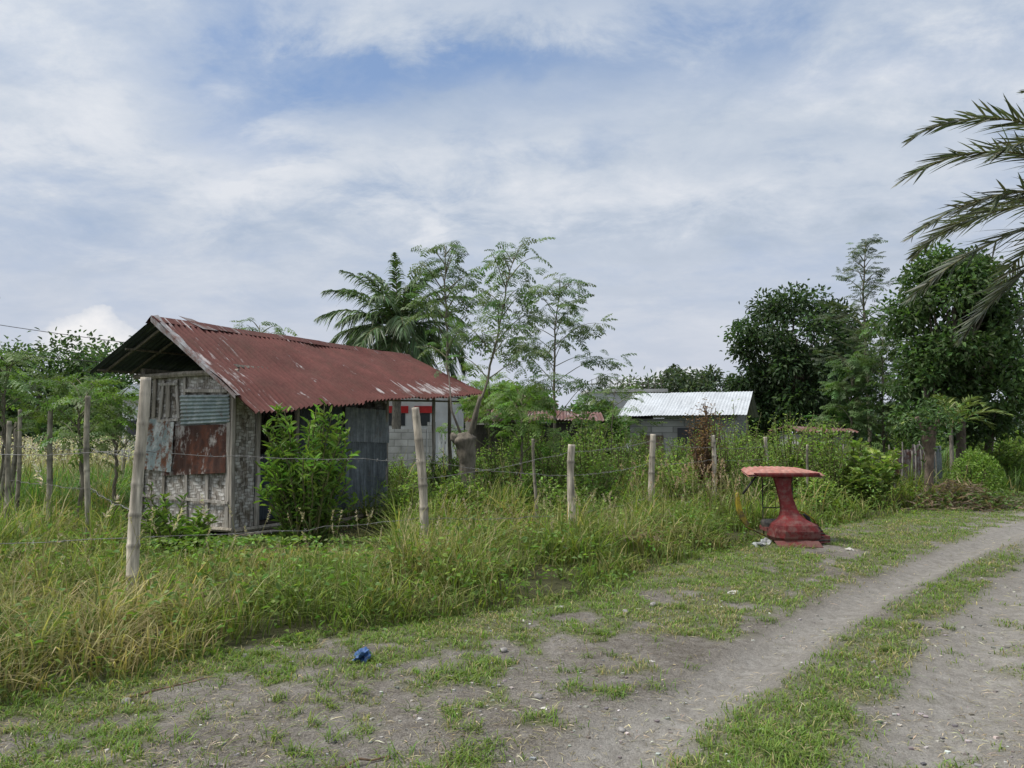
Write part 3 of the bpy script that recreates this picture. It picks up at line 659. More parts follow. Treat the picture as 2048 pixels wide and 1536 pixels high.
for (x, y, r, h) in ((18.3,29,1.6,1.8),(20.5,31,1.8,2.0),(17.2,33,1.8,2.3),(23,32,1.8,2.2),(14.2,22.5,.8,1.3)):
    shrub((x, y), r, h, 70, 60, .13, .06, (.115,.20,.05), label='roadside bush beyond the bend', group='bushes beyond the bend')
e = thing('round_hedge', 'rounded yellow-green hedge beside the brush pile', 'hedge', (11.4, 19, 0)); g = G(); gs = G()
n = 4200; D = rdir(n); D[:, 2] = np.abs(D[:, 2]); rr = rng.uniform(.8, 1.02, n)*(1+.12*(fbm(D[:, 0]*3+9, D[:, 1]*3+D[:, 2]*2, 3)-.5))
p = np.array([11.4, 19, .1])+D*rr[:, None]*np.array([.65,.6,1.05])
inst(g, DT, DF, p, norm(D+rng.randn(n, 3)*.7), norm(D+rng.randn(n, 3)*.4), .06, .035, cvar((.16,.25,.05), n, .3))
for k in range(6): stick(gs, (11.4+rng.randn()*.1, 19, 0), (11.4+rng.randn()*.3, 19+rng.randn()*.2, .8), .02, (.12,.1,.07))
mk('stems', gs, M_bark, e); mk('foliage', g, M_leaf, e)
e = thing('brush_pile', 'heap of dry brown cut branches and leaves', 'brush pile', (9.6, 16.7, 0)); g = G()
n = 1500; x = 9.6+rng.randn(n)*.55; y = 16.7+rng.randn(n)*.4; z = .55*np.exp(-((x-9.6)/.8)**2-((y-16.7)/.6)**2)*rng.rand(n)
inst(g, DT, DF, np.stack([x, y, z+.02], -1), norm(rng.randn(n, 3)*[1,1,.5]), rdir(n), rng.uniform(.12, .4, n), rng.uniform(.012, .05, n), cvar((.17,.13,.09), n, .35))
n = 700; x = 9.9+rng.randn(n)*.6; y = 16.5+rng.randn(n)*.4
inst(g, LT, LF, np.stack([x, y, rng.rand(n)*.35], -1), norm(rng.randn(n, 3)*[1,1,.3]), norm(rng.randn(n, 3)*.4+[0,0,1]), .12, .05, cvar((.10,.15,.045), n, .3))
mk('branches', g, M_leaf, e)
# ------------------------------------------------------------ compound-leaf trees
def pin_template():
    T = []; F = []; rr = np.random.RandomState(5)
    def quad(p, dx, dy, l, w):
        k = len(T); dd = np.array([dx, dy, 0.])/math.hypot(dx, dy); s = np.array([-dd[1], dd[0], 0]); dz = rr.randn()*.03
        for (a, b) in ((0, 0), (.5, .5), (1, 0), (.5, -.5)):
            q = p+dd*a*l+s*b*w; T.append([q[0], q[1], q[2]+dz*a-.40*q[0]**2-.45*abs(q[1])]); 
        F.append([k, k+1, k+2, k+3])
    quad(np.array([0,0,0.]), 1, 0, .95, .012)
    for a in np.linspace(.18, .97, 6):
        L = .42*(1.15-a*.8)
        for s in (-1, 1):
            dx, dy = .55+rr.randn()*.12, s*.85; dd = np.array([dx, dy, 0])/math.hypot(dx, dy)
            for b in np.linspace(.25, 1, 4):
                p = np.array([a, 0, 0.])+dd*L*(b+rr.randn()*.05)
                quad(p, dd[0]*.4+.3+rr.randn()*.2, dd[1]*.3+.7, .10, .068); quad(p, dd[0]*.4+.6+rr.randn()*.2, dd[1]*.3-.7, .10, .068)
    return np.array(T), np.array(F)
PT, PF = pin_template()
def airy_tree(name, label, trunk, limbs, nleaf, L, c, r0=.06, group=None, cat='tree', up=.1, spread=.35, lr=.35, rise=1.):
    trunk = np.array(trunk, float); e = thing(name, label, cat, tuple(trunk[0]*[1,1,0]), group)
    gt = G(); g = G()
    tt = np.linspace(0, len(trunk)-1, 24); ii = np.minimum(tt.astype(int), len(trunk)-2); fr = (tt-ii)[:, None]
    P = trunk[ii]*(1-fr)+trunk[ii+1]*fr
    P[1:-1] = (P[:-2]+P[1:-1]*2+P[2:])/4; P[2:-2] += rng.randn(20, 3)*.015
    tube(gt, P, np.linspace(r0, r0*.18, 24), 7, (.16,.14,.105))
    for (t, az, el, LL) in limbs:
        b = P[int(t*23)]; n = 8; q = np.linspace(0, 1, n)
        ang = R(el)+.5*q*rise-1.1*q**2; step = LL/(n-1)
        dz = np.cumsum(np.sin(ang))*step; dr = np.cumsum(np.cos(ang))*step
        Q = b+np.stack([np.cos(az+.2*q)*dr, np.sin(az+.2*q)*dr, dz], -1); Q[0] = b
        tube(gt, Q, np.linspace(r0*lr, .004, n), 5, (.15,.15,.09), cap=False)
        m = max(6, int(nleaf*LL)); s = 1.02-.72*rng.rand(m)**1.3; fi = np.clip(s*(n-1), 0, n-1.01); i0 = fi.astype(int); f2 = (fi-i0)[:, None]
        p = Q[i0]*(1-f2)+Q[i0+1]*f2+rng.randn(m, 3)*spread*.3*[1,1,.6]
        a2 = az+rng.randn(m)*1.2; D = np.stack([np.cos(a2), np.sin(a2), up+rng.randn(m)*.35], -1)
        inst(g, PT, PF, p, D, norm(rng.randn(m, 3)*.3+[0,0,1]), L*rng.uniform(.55, 1.2, m), L*rng.uniform(.55, 1.2, m), cvar(np.array(c)*rng.uniform(.8, 1.2), m, .2, .15))
    mk('trunk', gt, M_bark, e, smooth=True); mk('crown', g, M_leaf, e); return e
def limbset(n, t0, t1, lmax, lmin, e0=35, e1=60):
    out = []
    for k in range(n):
        t = t0+(t1-t0)*k/(n-1); s = (t-t0)/(t1-t0)
        out.append((t, k*2.4+rng.randn()*.3, rng.uniform(e0, e1)-15*(1-s)*.5, (lmax*(1-s)+lmin*s)*rng.uniform(.7, 1.25)))
    return out
MC = (.095,.165,.06)
GM = 'feathery trees behind the hut'
airy_tree('moringa_tree', 'slender feathery tree with straight thin trunk', [(-1.36,17,0),(-1.4,17,2.5),(-1.47,17,4.2),(-1.50,17,5.75)], limbset(20, .46, .99, 1.1, .45), 13, .38, MC, .05, GM)
eB = airy_tree('moringa_tree', 'feathery tree resprouting from thick pollarded trunk', [(-.82,14,0),(-.78,14,1.5),(-.55,14,2.2),(-.30,14,3.2),(-.10,14,4.2),(.04,14,4.85)], limbset(18, .48, .99, .9, .4), 14, .33, MC, .036, GM)
g = G(); knobby(g, [(-.82,14,-.1),(-.83,14,.5),(-.80,14,1.0),(-.83,14,1.3),(-.86,14,1.48),(-.88,14,1.6)], [.19,.15,.14,.17,.21,.10], (.17,.15,.12), .22)
knobby(g, [(-.86,14,1.4),(-.74,13.95,1.62),(-.68,13.95,1.9),(-.58,14,2.25)], [.07,.045,.036,.03], (.12,.105,.08), .2); knobby(g, [(-.9,14,1.4),(-1.04,13.95,1.5),(-1.08,14,1.57)], [.10,.08,.05], (.13,.115,.09), .25)
tube(g, [(-.88,14,1.45),(-1.1,14,2.0),(-1.16,14.05,2.7)], [.03,.02,.01], 6, (.14,.12,.10))
mk('stump', g, M_bark, eB, smooth=True)
airy_tree('moringa_tree', 'upright airy tree with tiered feathery branches', [(1.2,22,0),(1.2,22,3),(1.25,22,4.6),(1.4,22,5.9)], limbset(30, .26, .99, 1.75, .5, 30, 58), 10, .44, (.10,.165,.07), .05, GM, lr=.26, rise=.6)
airy_tree('moringa_tree', 'small feathery tree beside the pollarded trunk', [(.15,15,0),(.2,15,1.5),(.2,15,2.3)], limbset(11, .4, .99, .7, .5), 18, .34, (.12,.22,.055), .035, GM)
airy_tree('moringa_tree', 'thin feathery sapling reaching over the shed roof', [(2.6,20.5,0),(2.65,20.5,1.6),(2.75,20.5,2.8)], limbset(9, .5, .99, .9, .5, 15, 40), 11, .36, (.12,.195,.07), .03, GM)
airy_tree('moringa_tree', 'small feathery tree rising behind the hut roof', [(-6.6,20,0),(-6.6,20,3),(-6.6,20,4.4)], limbset(10, .6, .99, .8, .5), 12, .4, (.11,.175,.07), .05, GM)
for (x, y, h, s) in ((-8.3,12.6,2.8,.9),(-9.1,12,3.7,.8),(-7.5,13.5,2.4,.9),(-9.6,14.5,2.8,1.0),(-6.6,12.8,2.2,.7),(-6.0,10.7,2.1,.55)):
    airy_tree('moringa_tree', 'young feathery tree by the stake fence', [(x,y,0),(x+.05,y,h*.5),(x-.03,y,h*.8),(x,y,h)], limbset(10, .4, .99, s, .4), 15, .33, (.11,.19,.06), .035, 'young trees by the stake fence')
airy_tree('wispy_tree', 'tall thin wispy tree with sparse feathery twigs', [(13.9,30,0),(13.9,30,4),(13.8,30,7),(14.0,30,9.2)], limbset(50, .28, .99, 1.7, .25, 30, 60), 11, .38, (.09,.13,.075), .08, None, up=.5, lr=.25)
airy_tree('wispy_tree', 'dense feathery young tree in front of dark trees', [(11.9,27,0),(11.9,27,2.5),(12.0,27,4.2)], limbset(24, .2, .99, 1.2, .5), 16, .45, (.08,.15,.05), .06, 'feathery trees under the tall thin tree')
airy_tree('wispy_tree', 'dense feathery young tree beneath the tall thin tree', [(13.0,27,0),(13.0,27,2.5),(13.1,27,5.2)], limbset(28, .2, .99, 1.4, .5), 16, .45, (.075,.14,.05), .06, 'feathery trees under the tall thin tree')
airy_tree('feathery_shrub', 'bright green feathery shrub behind the hut', [(-.7,24,0),(-.7,24,1.8),(-.7,24,2.9)], limbset(16, .3, .99, 1.2, .8), 18, .42, (.14,.255,.06), .05, None)

# ------------------------------------------------------------ broadleaf trees
def broad_tree(loc, cz, rx, ry, rz, ncl, nlf, ll, c, label, trunk_r=.2, group='dark broadleaf trees', name='broadleaf_tree', cr=None, irr=.35):
    x, y = loc; e = thing(name, label, 'tree', (x, y, 0), group); gt = G(); g = G()
    top = np.array([x, y, cz+rz*.3])
    t = np.linspace(0, 1, 8)[:, None]; P = np.array([x, y, -.1])*(1-t)+top*t; P[1:-1, :2] += rng.randn(6, 2)*trunk_r*.4
    tube(gt, P, np.linspace(trunk_r, trunk_r*.3, 8), 9, (.14,.115,.09))
    D = rdir(ncl); rad = rng.uniform(.45, 1.0, ncl)**.6*(1+irr*(fbm(D[:, 0]*2+x, D[:, 2]*2+y, 5)-.5)*2)
    cen = np.array([x, y, cz])+D*rad[:, None]*np.array([rx, ry, rz])
    cr = cr or (rx+rz)*.15
    for k in range(0, ncl, 2):
        s = np.array([x, y, max(cz-rz*.9, .8)+rng.rand()*rz*.6]); q = np.linspace(0, 1, 5)[:, None]
        Q = s*(1-q)+cen[k]*q; Q[1:-1] += rng.randn(3, 3)*.08; Q[:, 2] += (.2*np.sin(q*np.pi))[:, 0]
        tube(gt, Q, np.linspace(trunk_r*.3, .015, 5), 5, (.13,.11,.085), cap=False)
    for k in range(ncl):
        n = int(nlf*rng.uniform(.6, 1.3)); O = rdir(n); rr = rng.rand(n)**.45*cr*rng.uniform(.6, 1.3)*(1+.5*(rng.rand(n) < .06))
        p = cen[k]+O*rr[:, None]*[1,1,.8]
        cc = cvar(np.array(c)*rng.uniform(.65, 1.5), n, .25, .15)
        inst(g, LT, LF, p, norm(O+rng.randn(n, 3)*.6+[0,0,-.35]), norm(O*.6+rng.randn(n, 3)*.5+[0,0,.6]), ll*rng.uniform(.7, 1.3, n), ll*.5, cc)
    mk('trunk', gt, M_bark, e, smooth=True); mk('crown', g, M_leaf, e); return e
DK = (.046,.088,.038)
broad_tree((14.9,40), 5.5, 3.2, 3, 3.3, 90, 210, .26, DK, 'large dense dark green rounded tree', irr=.2)
broad_tree((13.6,42), 2.9, 2.0, 2, 2.0, 34, 170, .26, DK, 'dense dark green tree beside the pale roof')
broad_tree((17.7,42), 4.0, 2.2, 2, 2.6, 38, 170, .26, DK, 'dense dark green tree behind the thin tree')
broad_tree((12.9,22.3), 4.5, 1.75, 1.7, 2.5, 75, 260, .17, (.054,.103,.036), 'tall dark green broadleaf tree with dangling leaves', .16)
broad_tree((14.3,23.2), 3.5, 1.6, 1.6, 2.0, 42, 230, .17, (.05,.096,.036), 'dark broadleaf tree above the roadside hedge', .15)
broad_tree((11.6,21.6), 2.6, .9, .9, 1.2, 18, 200, .16, (.056,.106,.037), 'low dark leafy tree beside the scrap fence', .1)
broad_tree((13.2,58), 4.4, 4.2, 2.5, 2.0, 45, 150, .34, (.065,.10,.06), 'distant low tree behind the pale roof', group='distant trees')
broad_tree((9.5,60), 3.6, 3, 2.5, 2.0, 30, 150, .34, (.065,.10,.06), 'distant low tree behind the pale roof', group='distant trees')
for (x, y, cz, rx, rz, nc, c) in ((-29.5,48,3.8,5.0,3.6,60,(.065,.12,.048)),(-24,47,2.8,3.4,2.4,42,(.06,.115,.048)),(-34,44,4.2,4.5,4.0,50,(.065,.125,.048)),(-19.5,50,2.4,2.8,1.9,28,(.065,.125,.048))):
    broad_tree((x, y), cz, rx, 4, rz, nc, 180, .33, c, 'dense green tree at the edge of the field', group='trees along the field')
broad_tree((4.2,36), 1.9, 1.8, 1.5, 1.6, 20, 150, .24, (.075,.14,.05), 'low leafy tree between the houses', group='trees between the houses')
broad_tree((.2,30), 2.2, 1.4, 1.3, 1.3, 18, 170, .2, (.11,.19,.055), 'bright green leafy tree between the houses', group='trees between the houses')
broad_tree((3.3,27.5), 1.5, .8, .8, 1.1, 10, 150, .18, (.075,.14,.05), 'low leafy tree between the houses', group='trees between the houses', trunk_r=.07)
broad_tree((2.6,23.5), 1.3, .9, .8, .9, 12, 170, .15, (.10,.18,.055), 'low leafy tree between the houses', group='trees between the houses', trunk_r=.06)
e = thing('cut_tree', 'rough bare trunk with few leaves beside the road', 'tree', (9.5, 17.6, 0)); g = G()
knobby(g, [(9.5,17.6,-.1),(9.48,17.6,.6),(9.52,17.6,1.1),(9.5,17.6,1.5),(9.6,17.6,1.75)], [.14,.09,.10,.16,.07], (.15,.115,.09), .25)
stick(g, (9.5,17.6,1.4), (9.25,17.6,1.95), .05, (.15,.11,.085)); stick(g, (9.5,17.6,1.4), (9.75,17.6,1.9), .05, (.15,.11,.085))
mk('trunk', g, M_bark, e, smooth=True)
g = G(); n = 700; inst(g, LT, LF, np.array([9.5,17.6,1.85])+rng.randn(n, 3)*[.4,.3,.25], rdir(n), rdir(n), .12, .05, cvar((.07,.125,.04), n, .3)); mk('crown', g, M_leaf, e)
g = G(); n = 60000
x = rng.uniform(-95, 110, n); yb = 85+10*vn(x*.05, x*0, 2)
top = 2.5+3.2*fbm(x*.09, x*0, 6)+1.6*fbm(x*.5, x*0, 7)*1
z = top*rng.rand(n)**.8; y = yb+rng.randn(n)*1.2
inst(g, DT, DF, np.stack([x, y, z], -1), rdir(n), norm(rng.randn(n, 3)+[0,-.6,.6]), .55, .4, cvar((.09,.13,.085), n, .28))
mk('distant_treeline', g, M_leaf, kind='stuff')

# ------------------------------------------------------------ palms
def frond(g, gr, p0, az, el, L, droop, ll, nl, c, lw=.03, vee=.35, hang=.5, rr=.02, start=.18, fwd=.75):
    n = 16; q = np.linspace(0, 1, n); ang = el-droop*q**1.25
    h = np.array([math.cos(az), math.sin(az), 0]); T = h[None]*np.cos(ang)[:, None]+np.array([0, 0, 1])*np.sin(ang)[:, None]
    P = np.array(p0)+np.concatenate([[np.zeros(3)], np.cumsum((T[:-1]+T[1:])/2*(L/(n-1)), 0)])
    tube(gr, P, np.linspace(rr, rr*.15, n), 5, (.18,.17,.08), cap=False)
    s = np.array([-math.sin(az), math.cos(az), 0])
    for sg in (-1, 1):
        t = np.linspace(start, .995, nl)+rng.randn(nl)*.005; t = np.clip(t, 0, .999)
        fi = t*(n-1); i0 = fi.astype(int); f = (fi-i0)[:, None]
        p = P[i0]*(1-f)+P[np.minimum(i0+1, n-1)]*f; tg = norm(T[i0]*(1-f)+T[np.minimum(i0+1, n-1)]*f)
        nn = np.cross(tg, s); nn = np.where(nn[:, 2:3] < 0, -nn, nn)
        D = norm(s*sg*(1.-.4*t[:, None])+tg*(fwd+.5*t[:, None])+nn*(vee+rng.randn(nl)*.22)[:, None]+rng.randn(nl, 3)*.12)
        LL = ll*(np.sin(np.pi*np.clip(t*.8+.18, 0, 1))**.6)*rng.uniform(.75, 1.1, nl)
        W = norm(np.cross(D, nn+rng.randn(nl, 3)*.5))
        k = np.array([0, .35, .7, 1.]); wd = np.array([.6, 1, .7, .05])
        cen = p[:, None]+D[:, None]*(LL[:, None]*k)[..., None]; cen[..., 2] -= hang*LL[:, None]*(k**2)[None]
        off = W[:, None]*(lw*.5*wd)[None, :, None]
        V = np.stack([cen-off, cen+off], 2).reshape(-1, 3)
        b = (np.arange(nl)*8)[:, None, None]; kk = np.arange(3)[None, :, None]*2
        F = (b+kk+np.array([0,1,3,2])[None, None]).reshape(-1, 4)
        g.add(V, F, np.repeat(cvar(c, nl, .3, .1), 8, 0))
def palm(name, label, base, ctr, fr, ll, nl, c, tr=.15, lw=.04, hang=.5, rr=.025, group=None, vee=.35, trunkc=(.2,.18,.15), start=.18, fwd=.75):
    e = thing(name, label, 'palm tree', (base[0], base[1], 0), group); gt = G(); g = G(); gr = G()
    t = np.linspace(0, 1, 40)[:, None]; P = np.array([base[0], base[1], -.1])*(1-t)+np.array(ctr)*t
    tube(gt, P, tr*(1.25-.35*t[:, 0])*(1+.06*np.cos(np.arange(40)*2.2)), 12, trunkc)
    for (az, el, L, dr) in fr: frond(g, gr, ctr, R(az), R(el), L, R(dr), ll, nl, c, lw, vee, hang, rr, start=start, fwd=fwd)
    mk('trunk', gt, M_bark, e, smooth=True); mk('frond_stalk', gr, M_bark, e, smooth=True); mk('crown', g, M_palm, e)
fr = []
for k in range(38):
    s = k/37; fr.append((k*137.5, 82-92*s**1.1, rng.uniform(2.9, 3.6), 55+40*s))
palm('coconut_palm', 'coconut palm with full crown behind the hut', (-4.5,30), (-4.5,30,5.5), fr, .85, 64, (.08,.135,.058), .16, .065, .8, .03)
fr = [(178,58,3.0,92),(185,36,3.05,72),(189,14,3.0,52),(180,-4,2.9,40),(174,-22,2.5,34),(198,44,2.4,80),(183,-34,2.0,24),
      (150,20,2.4,60),(120,30,2.9,70),(90,15,2.9,60),(60,35,2.9,70),(30,20,2.9,60),(0,30,2.9,70),(-30,15,2.9,60),(-60,30,2.9,70),(-95,20,2.6,60),(0,75,2.6,60),(100,80,2.6,60)]
palm('date_palm', 'date palm with long arching spiky fronds by the road', (7.25,8.5), (7.05,8.5,4.12), fr, .52, 86, (.085,.10,.068), .22, .026, .08, .022, vee=.10, start=.06, fwd=.85)
fr = [(k*51+20, 70-12*(k % 4), 1.5, 75) for k in range(9)]
palm('areca_palm', 'small areca palm with yellow-green arching fronds', (11.5,20.2), (11.5,20.2,1.7), fr, .42, 26, (.13,.19,.055), .05, .035, .3, .015)
for (x, y, h) in ((1.55,10.1,.1), (2.05,12.2,.1)):
    fr = [(k*60+10, 50, .5, 80) for k in range(6)]
    e = thing('dry_palm_seedling', 'dried palm-like tuft on the grassy verge', 'plant', (x, y, 0), 'dried tufts on the verge'); g = G(); gr = G()
    for (az, el, L, dr) in fr: frond(g, gr, (x, y, .15), R(az), R(el), L, R(dr), .16, 12, (.16,.12,.07), .014, .2, .3, .006)
    mk('stalks', gr, M_bark, e); mk('leaves', g, M_palm, e)
# ------------------------------------------------------------ buildings
e = thing('white_house', 'white rendered house with red window trim', 'house', (-5.3, 31, 0))
g = G(); box(g, (-5.1,33,1.5), (5.8,4,3.0), C=(.82,.83,.83)); mk('wall', g, M_plain, e)
g = G(); box(g, (-5.1,33.0,3.1), (6.2,4.1,.16), C=(.7,.7,.7)); mk('roof', g, M_plain, e)
for (x, w) in ((-4.75,.9),(-3.55,.5),(-6.6,.9)):
    g = G(); box(g, (x,30.985,2.12), (w,.03,.5), C=(.03,.035,.04)); mk('window', g, M_plastic, e)
    g = G(); box(g, (x,30.96,2.52), (w+.25,.10,.28), C=(.60,.02,.02)); box(g, (x-w/2-.07,30.96,2.1), (.12,.08,.56), C=(.60,.02,.02)); mk('window_trim', g, M_plastic, e)
e = thing('block_wall', 'bare concrete block yard wall', 'wall', (-3.1, 22.5, 0)); g = G(); box(g, (-3.6,22.5,.85), (2.2,.15,1.7)); mk('blocks', g, M_block, e)
g = G(); box(g, (-2.35,22.5,.95), (.22,.22,1.9)); mk('gate_post', g, M_block, e)
e = thing('slat_gate', 'pale wooden slat gate beside the block wall', 'gate', (-1.6, 22.4, 0)); g = G()
for k in range(9): box(g, (-2.1+k*.11,22.4,.8), (.07,.03,1.5+.05*rng.rand()), C=(.5,.51,.51))
box(g, (-1.66,22.43,.5), (1.0,.03,.07), C=(.4,.4,.4)); box(g, (-1.66,22.43,1.3), (1.0,.03,.07), C=(.4,.4,.4)); mk('slats', g, M_bamboo, e)
def shed(x0, x1, y, ye, ze, zr, mat, label, wallm, wc, name='shed', skew=0):
    e = thing(name, label, name.replace('_', ' '), ((x0+x1)/2, y, 0), 'low sheds behind the hut')
    g = G(); n = int((x1-x0)/.11)
    patch(g, (x0,y,ze), (x1,y-skew,ze-.05), (x1+.1,ye-skew,zr-.08), (x0+.1,ye,zr), ncorr=n, amp=.02, nv=6, wob=.12)
    patch(g, (x0,2*ye-y,ze), (x1,2*ye-y,ze-.05), (x1+.1,ye-skew+.01,zr-.09), (x0+.1,ye+.01,zr-.01), ncorr=n, amp=.02, nv=3, wob=.1)
    mk('roof', g, mat, e, smooth=True)
    g = G(); box(g, ((x0+x1)/2,ye,ze/2-.05), (x1-x0-.5,(ye-y)*1.5,ze-.12), C=wc); mk('wall', g, wallm, e)
    g = G(); box(g, ((x0+x1)/2-.3,ye-(ye-y)*.75-.02,ze*.42), (.7,.04,ze*.75), C=(.07,.06,.05)); mk('door', g, M_bamboo, e)
shed(-1.5,.6,24,26,1.95,2.4,M_rustroof,'low shed with rusty corrugated gable roof',M_bamboo,(.09,.08,.07))
shed(.2,3.0,25,27,2.02,2.38,M_rustroof,'low shed with patched rusty red roof',M_bamboo,(.09,.08,.07))
e = thing('brown_roof_house', 'cream house with orange-brown hip roof', 'house', (0, 38, 0)); g = G(); box(g, (-.2,40,1.45), (4.2,4,2.9), C=(.45,.42,.36)); mk('wall', g, M_plain, e)
g = G(); patch(g, (-2.7,37.5,2.95), (2.3,37.5,2.95), (1.4,40,3.85), (-1.8,40,3.85)); patch(g, (-2.7,42.5,2.95), (2.3,42.5,2.95), (1.4,40,3.85), (-1.8,40,3.85)); patch(g, (2.3,37.5,2.95), (2.3,42.5,2.95), (1.4,40,3.85), (1.4,40,3.85)); patch(g, (-2.7,37.5,2.95), (-2.7,42.5,2.95), (-1.8,40,3.85), (-1.8,40,3.85))
mk('roof', g, M_rustroof, e)
g = G(); box(g, (.9,37.98,1.9), (.9,.04,.9), C=(.04,.05,.05)); mk('window', g, M_plastic, e)
e = thing('unfinished_building', 'unfinished pale concrete building with rebar on top', 'building', (6.7, 46, 0)); g = G()
box(g, (6.9,48,2.0), (4.4,4,4.0), C=(.62,.64,.66)); box(g, (6.9,48,4.1), (4.8,4.4,.18), C=(.5,.5,.5)); mk('wall', g, M_plain, e)
g = G()
for k in range(12): stick(g, (4.8+k*.38,46.2,4.1), (4.8+k*.38,46.2,4.75+.2*rng.rand()), .02, (.1,.09,.08))
stick(g, (4.6,46.2,4.5), (9.2,46.2,4.5), .02, (.1,.09,.08)); mk('rebar', g, M_wire, e)
for x in (5.6, 7.4): 
    g = G(); box(g, (x,45.98,3.0), (.8,.05,.9), C=(.05,.05,.055)); mk('window', g, M_plastic, e)
e = thing('block_house', 'concrete block house with pale corrugated metal roof', 'house', (6, 26.2, 0))
a = np.array([.925,-.38,0]); b = np.array([.38,.925,0]); O = np.array([3.56,26,0]); Z = np.array([0,0,1.])
g = G(); patch(g, O+Z*2.16, O+a*4.2+Z*2.16, O+a*4.2+b*2.3+Z*3.02, O+b*2.3+Z*3.02, ncorr=40, amp=.009, nv=4, wob=.05)
patch(g, O+b*4.6+Z*2.16, O+b*4.6+a*4.2+Z*2.16, O+a*4.2+b*2.31+Z*3.0, O+b*2.31+Z*3.0, ncorr=40, amp=.009, nv=4, wob=.04)
mk('roof', g, M_white, e, smooth=True)
g = G(); axh = np.array([a, b, Z]); box(g, O+a*2.1+b*2.3+Z*1.03, (3.5,3.9,2.06), axh); mk('wall', g, M_block, e)
for s in (0.36, 3.84):
    g = G(); p = O+a*s; patch(g, p+b*.35+Z*2.06, p+b*4.25+Z*2.06, p+b*2.3+Z*2.97, p+b*2.3+Z*2.97); mk('gable', g, M_block, e)
g = G(); box(g, O+a*2.4+b*.33+Z*1.35, (.9,.05,.8), axh, C=(.03,.03,.035)); mk('window', g, M_plastic, e)
g = G(); box(g, O+a*1.1+b*.33+Z*.75, (.75,.05,1.5), axh, C=(.12,.09,.06)); mk('door', g, M_bamboo, e)
e = thing('small_white_building', 'small white building at the edge of the field', 'building', (-15.3, 32, 0)); g = G(); box(g, (-14.9,33.5,1.55), (2.6,3,3.1), C=(.6,.62,.62)); mk('wall', g, M_plain, e)
g = G(); patch(g, (-16.5,31.7,3.1), (-13.3,31.7,3.1), (-13.3,33.5,3.7), (-16.5,33.5,3.7), ncorr=26, amp=.02, nv=2); patch(g, (-16.5,35.3,3.1), (-13.3,35.3,3.1), (-13.3,33.51,3.7), (-16.5,33.51,3.7), ncorr=26, amp=.02, nv=2); mk('roof', g, M_galv, e)
g = G(); box(g, (-15.6,31.98,1.7), (.7,.05,.8), C=(.04,.04,.05)); mk('window', g, M_plastic, e)
e = thing('scrap_fence', 'makeshift fence of weathered sheets and bamboo slats', 'fence', (9.6, 19.3, 0))
x = 8.2; k = 0
while x < 10.9:
    w = rng.uniform(.35, .6); h = rng.uniform(1.0, 1.35); g = G(); yy0 = 19.2+.25*(x-9)
    patch(g, (x,yy0,0), (x+w,yy0+.1,0), (x+w,yy0+.1,h), (x+rng.randn()*.03,yy0,h*rng.uniform(.92,1)), ncorr=5, amp=.015, nv=4, wob=.06, seed=k)
    mk('sheet', g, (M_flash, M_galvd, M_rustroof, M_flash)[k % 4], e, smooth=True); x += w*.95; k += 1
for q in range(14):
    g = G(); bamboo_post(g, 8.1+q*.2, 19.05+.25*(8.1+q*.2-9), rng.uniform(1.0, 1.4), .018, (rng.randn()*.08, 0), (.27,.25,.22), .3); mk('slat', g, M_bamboo, e)
shed(8.1,9.9,22,23.2,1.65,1.8,M_rustroof,'low shed roof behind the scrap fence',M_block,(.2,.2,.2))
e = thing('concrete_post', 'short white concrete post beside the bend', 'post', (21.3, 34, 0)); g = G(); tube(g, [(21.3,34,-.1),(21.3,34,1.9)], [.14,.12], 8, (.6,.6,.6)); mk('shaft', g, M_plain, e)
e = thing('utility_pole', 'wooden utility pole carrying two sagging cables', 'utility pole', (-9.5, 35, 0)); g = G()
tube(g, [(-9.5,35,-.2),(-9.5,35,4.9)], [.12,.1], 8, (.2,.17,.14)); mk('shaft', g, M_bark, e)
for z0, z1 in ((7.6,4.85),(6.1,4.2)):
    g = G(); t = np.linspace(0, 1, 30)[:, None]; P = np.array([-30,33,z0])*(1-t)+np.array([-9.5,35,z1])*t; P[:, 2] -= (1.2*t*(1-t))[:, 0]
    tube(g, P, .014, 4, (.03,.03,.03), cap=False); mk('cable', g, M_wire, e)

# ------------------------------------------------------------ sidecar
sc = thing('sidecar', 'abandoned red passenger sidecar with faded canopy', 'sidecar', (4.05, 11.3, 0))
sx, sy = 4.05, 11.3; sz = float(gh(sx, sy))-.01
def S(x, y, z): return np.array([sx+x, sy+y, sz+z])
def loft(g, rings, n=20, e=3.0, C=(.5,.5,.5), wob=0.):
    th = (np.arange(n)+.5)*2*np.pi/n; V = []
    for q, (cx, cy, z, a, b) in enumerate(rings):
        c, s = np.cos(th), np.sin(th); k = (np.abs(c)**e+np.abs(s)**e)**(-1/e)*(1+wob*(vn(th*1.5, th*0+z*6, 3)-.5))
        V.append(np.stack([sx+cx+a*c*k, sy+cy+b*s*k, np.full(n, sz+z)], -1))
    V = np.array(V); m = len(rings); i = np.arange(m-1)[:, None]; j = np.arange(n)[None]
    F = np.stack([i*n+j, i*n+(j+1) % n, (i+1)*n+(j+1) % n, (i+1)*n+j], -1).reshape(-1, 4)
    g.add(V.reshape(-1, 3), F, C)
g = G(); nu, nv = 90, 14; u = np.linspace(-1, 1, nu+1); v = np.linspace(-1, 1, nv+1); uu, vv = np.meshgrid(u, v, indexing='ij')
ed = np.maximum(np.abs(uu)**12, np.abs(vv)**10)
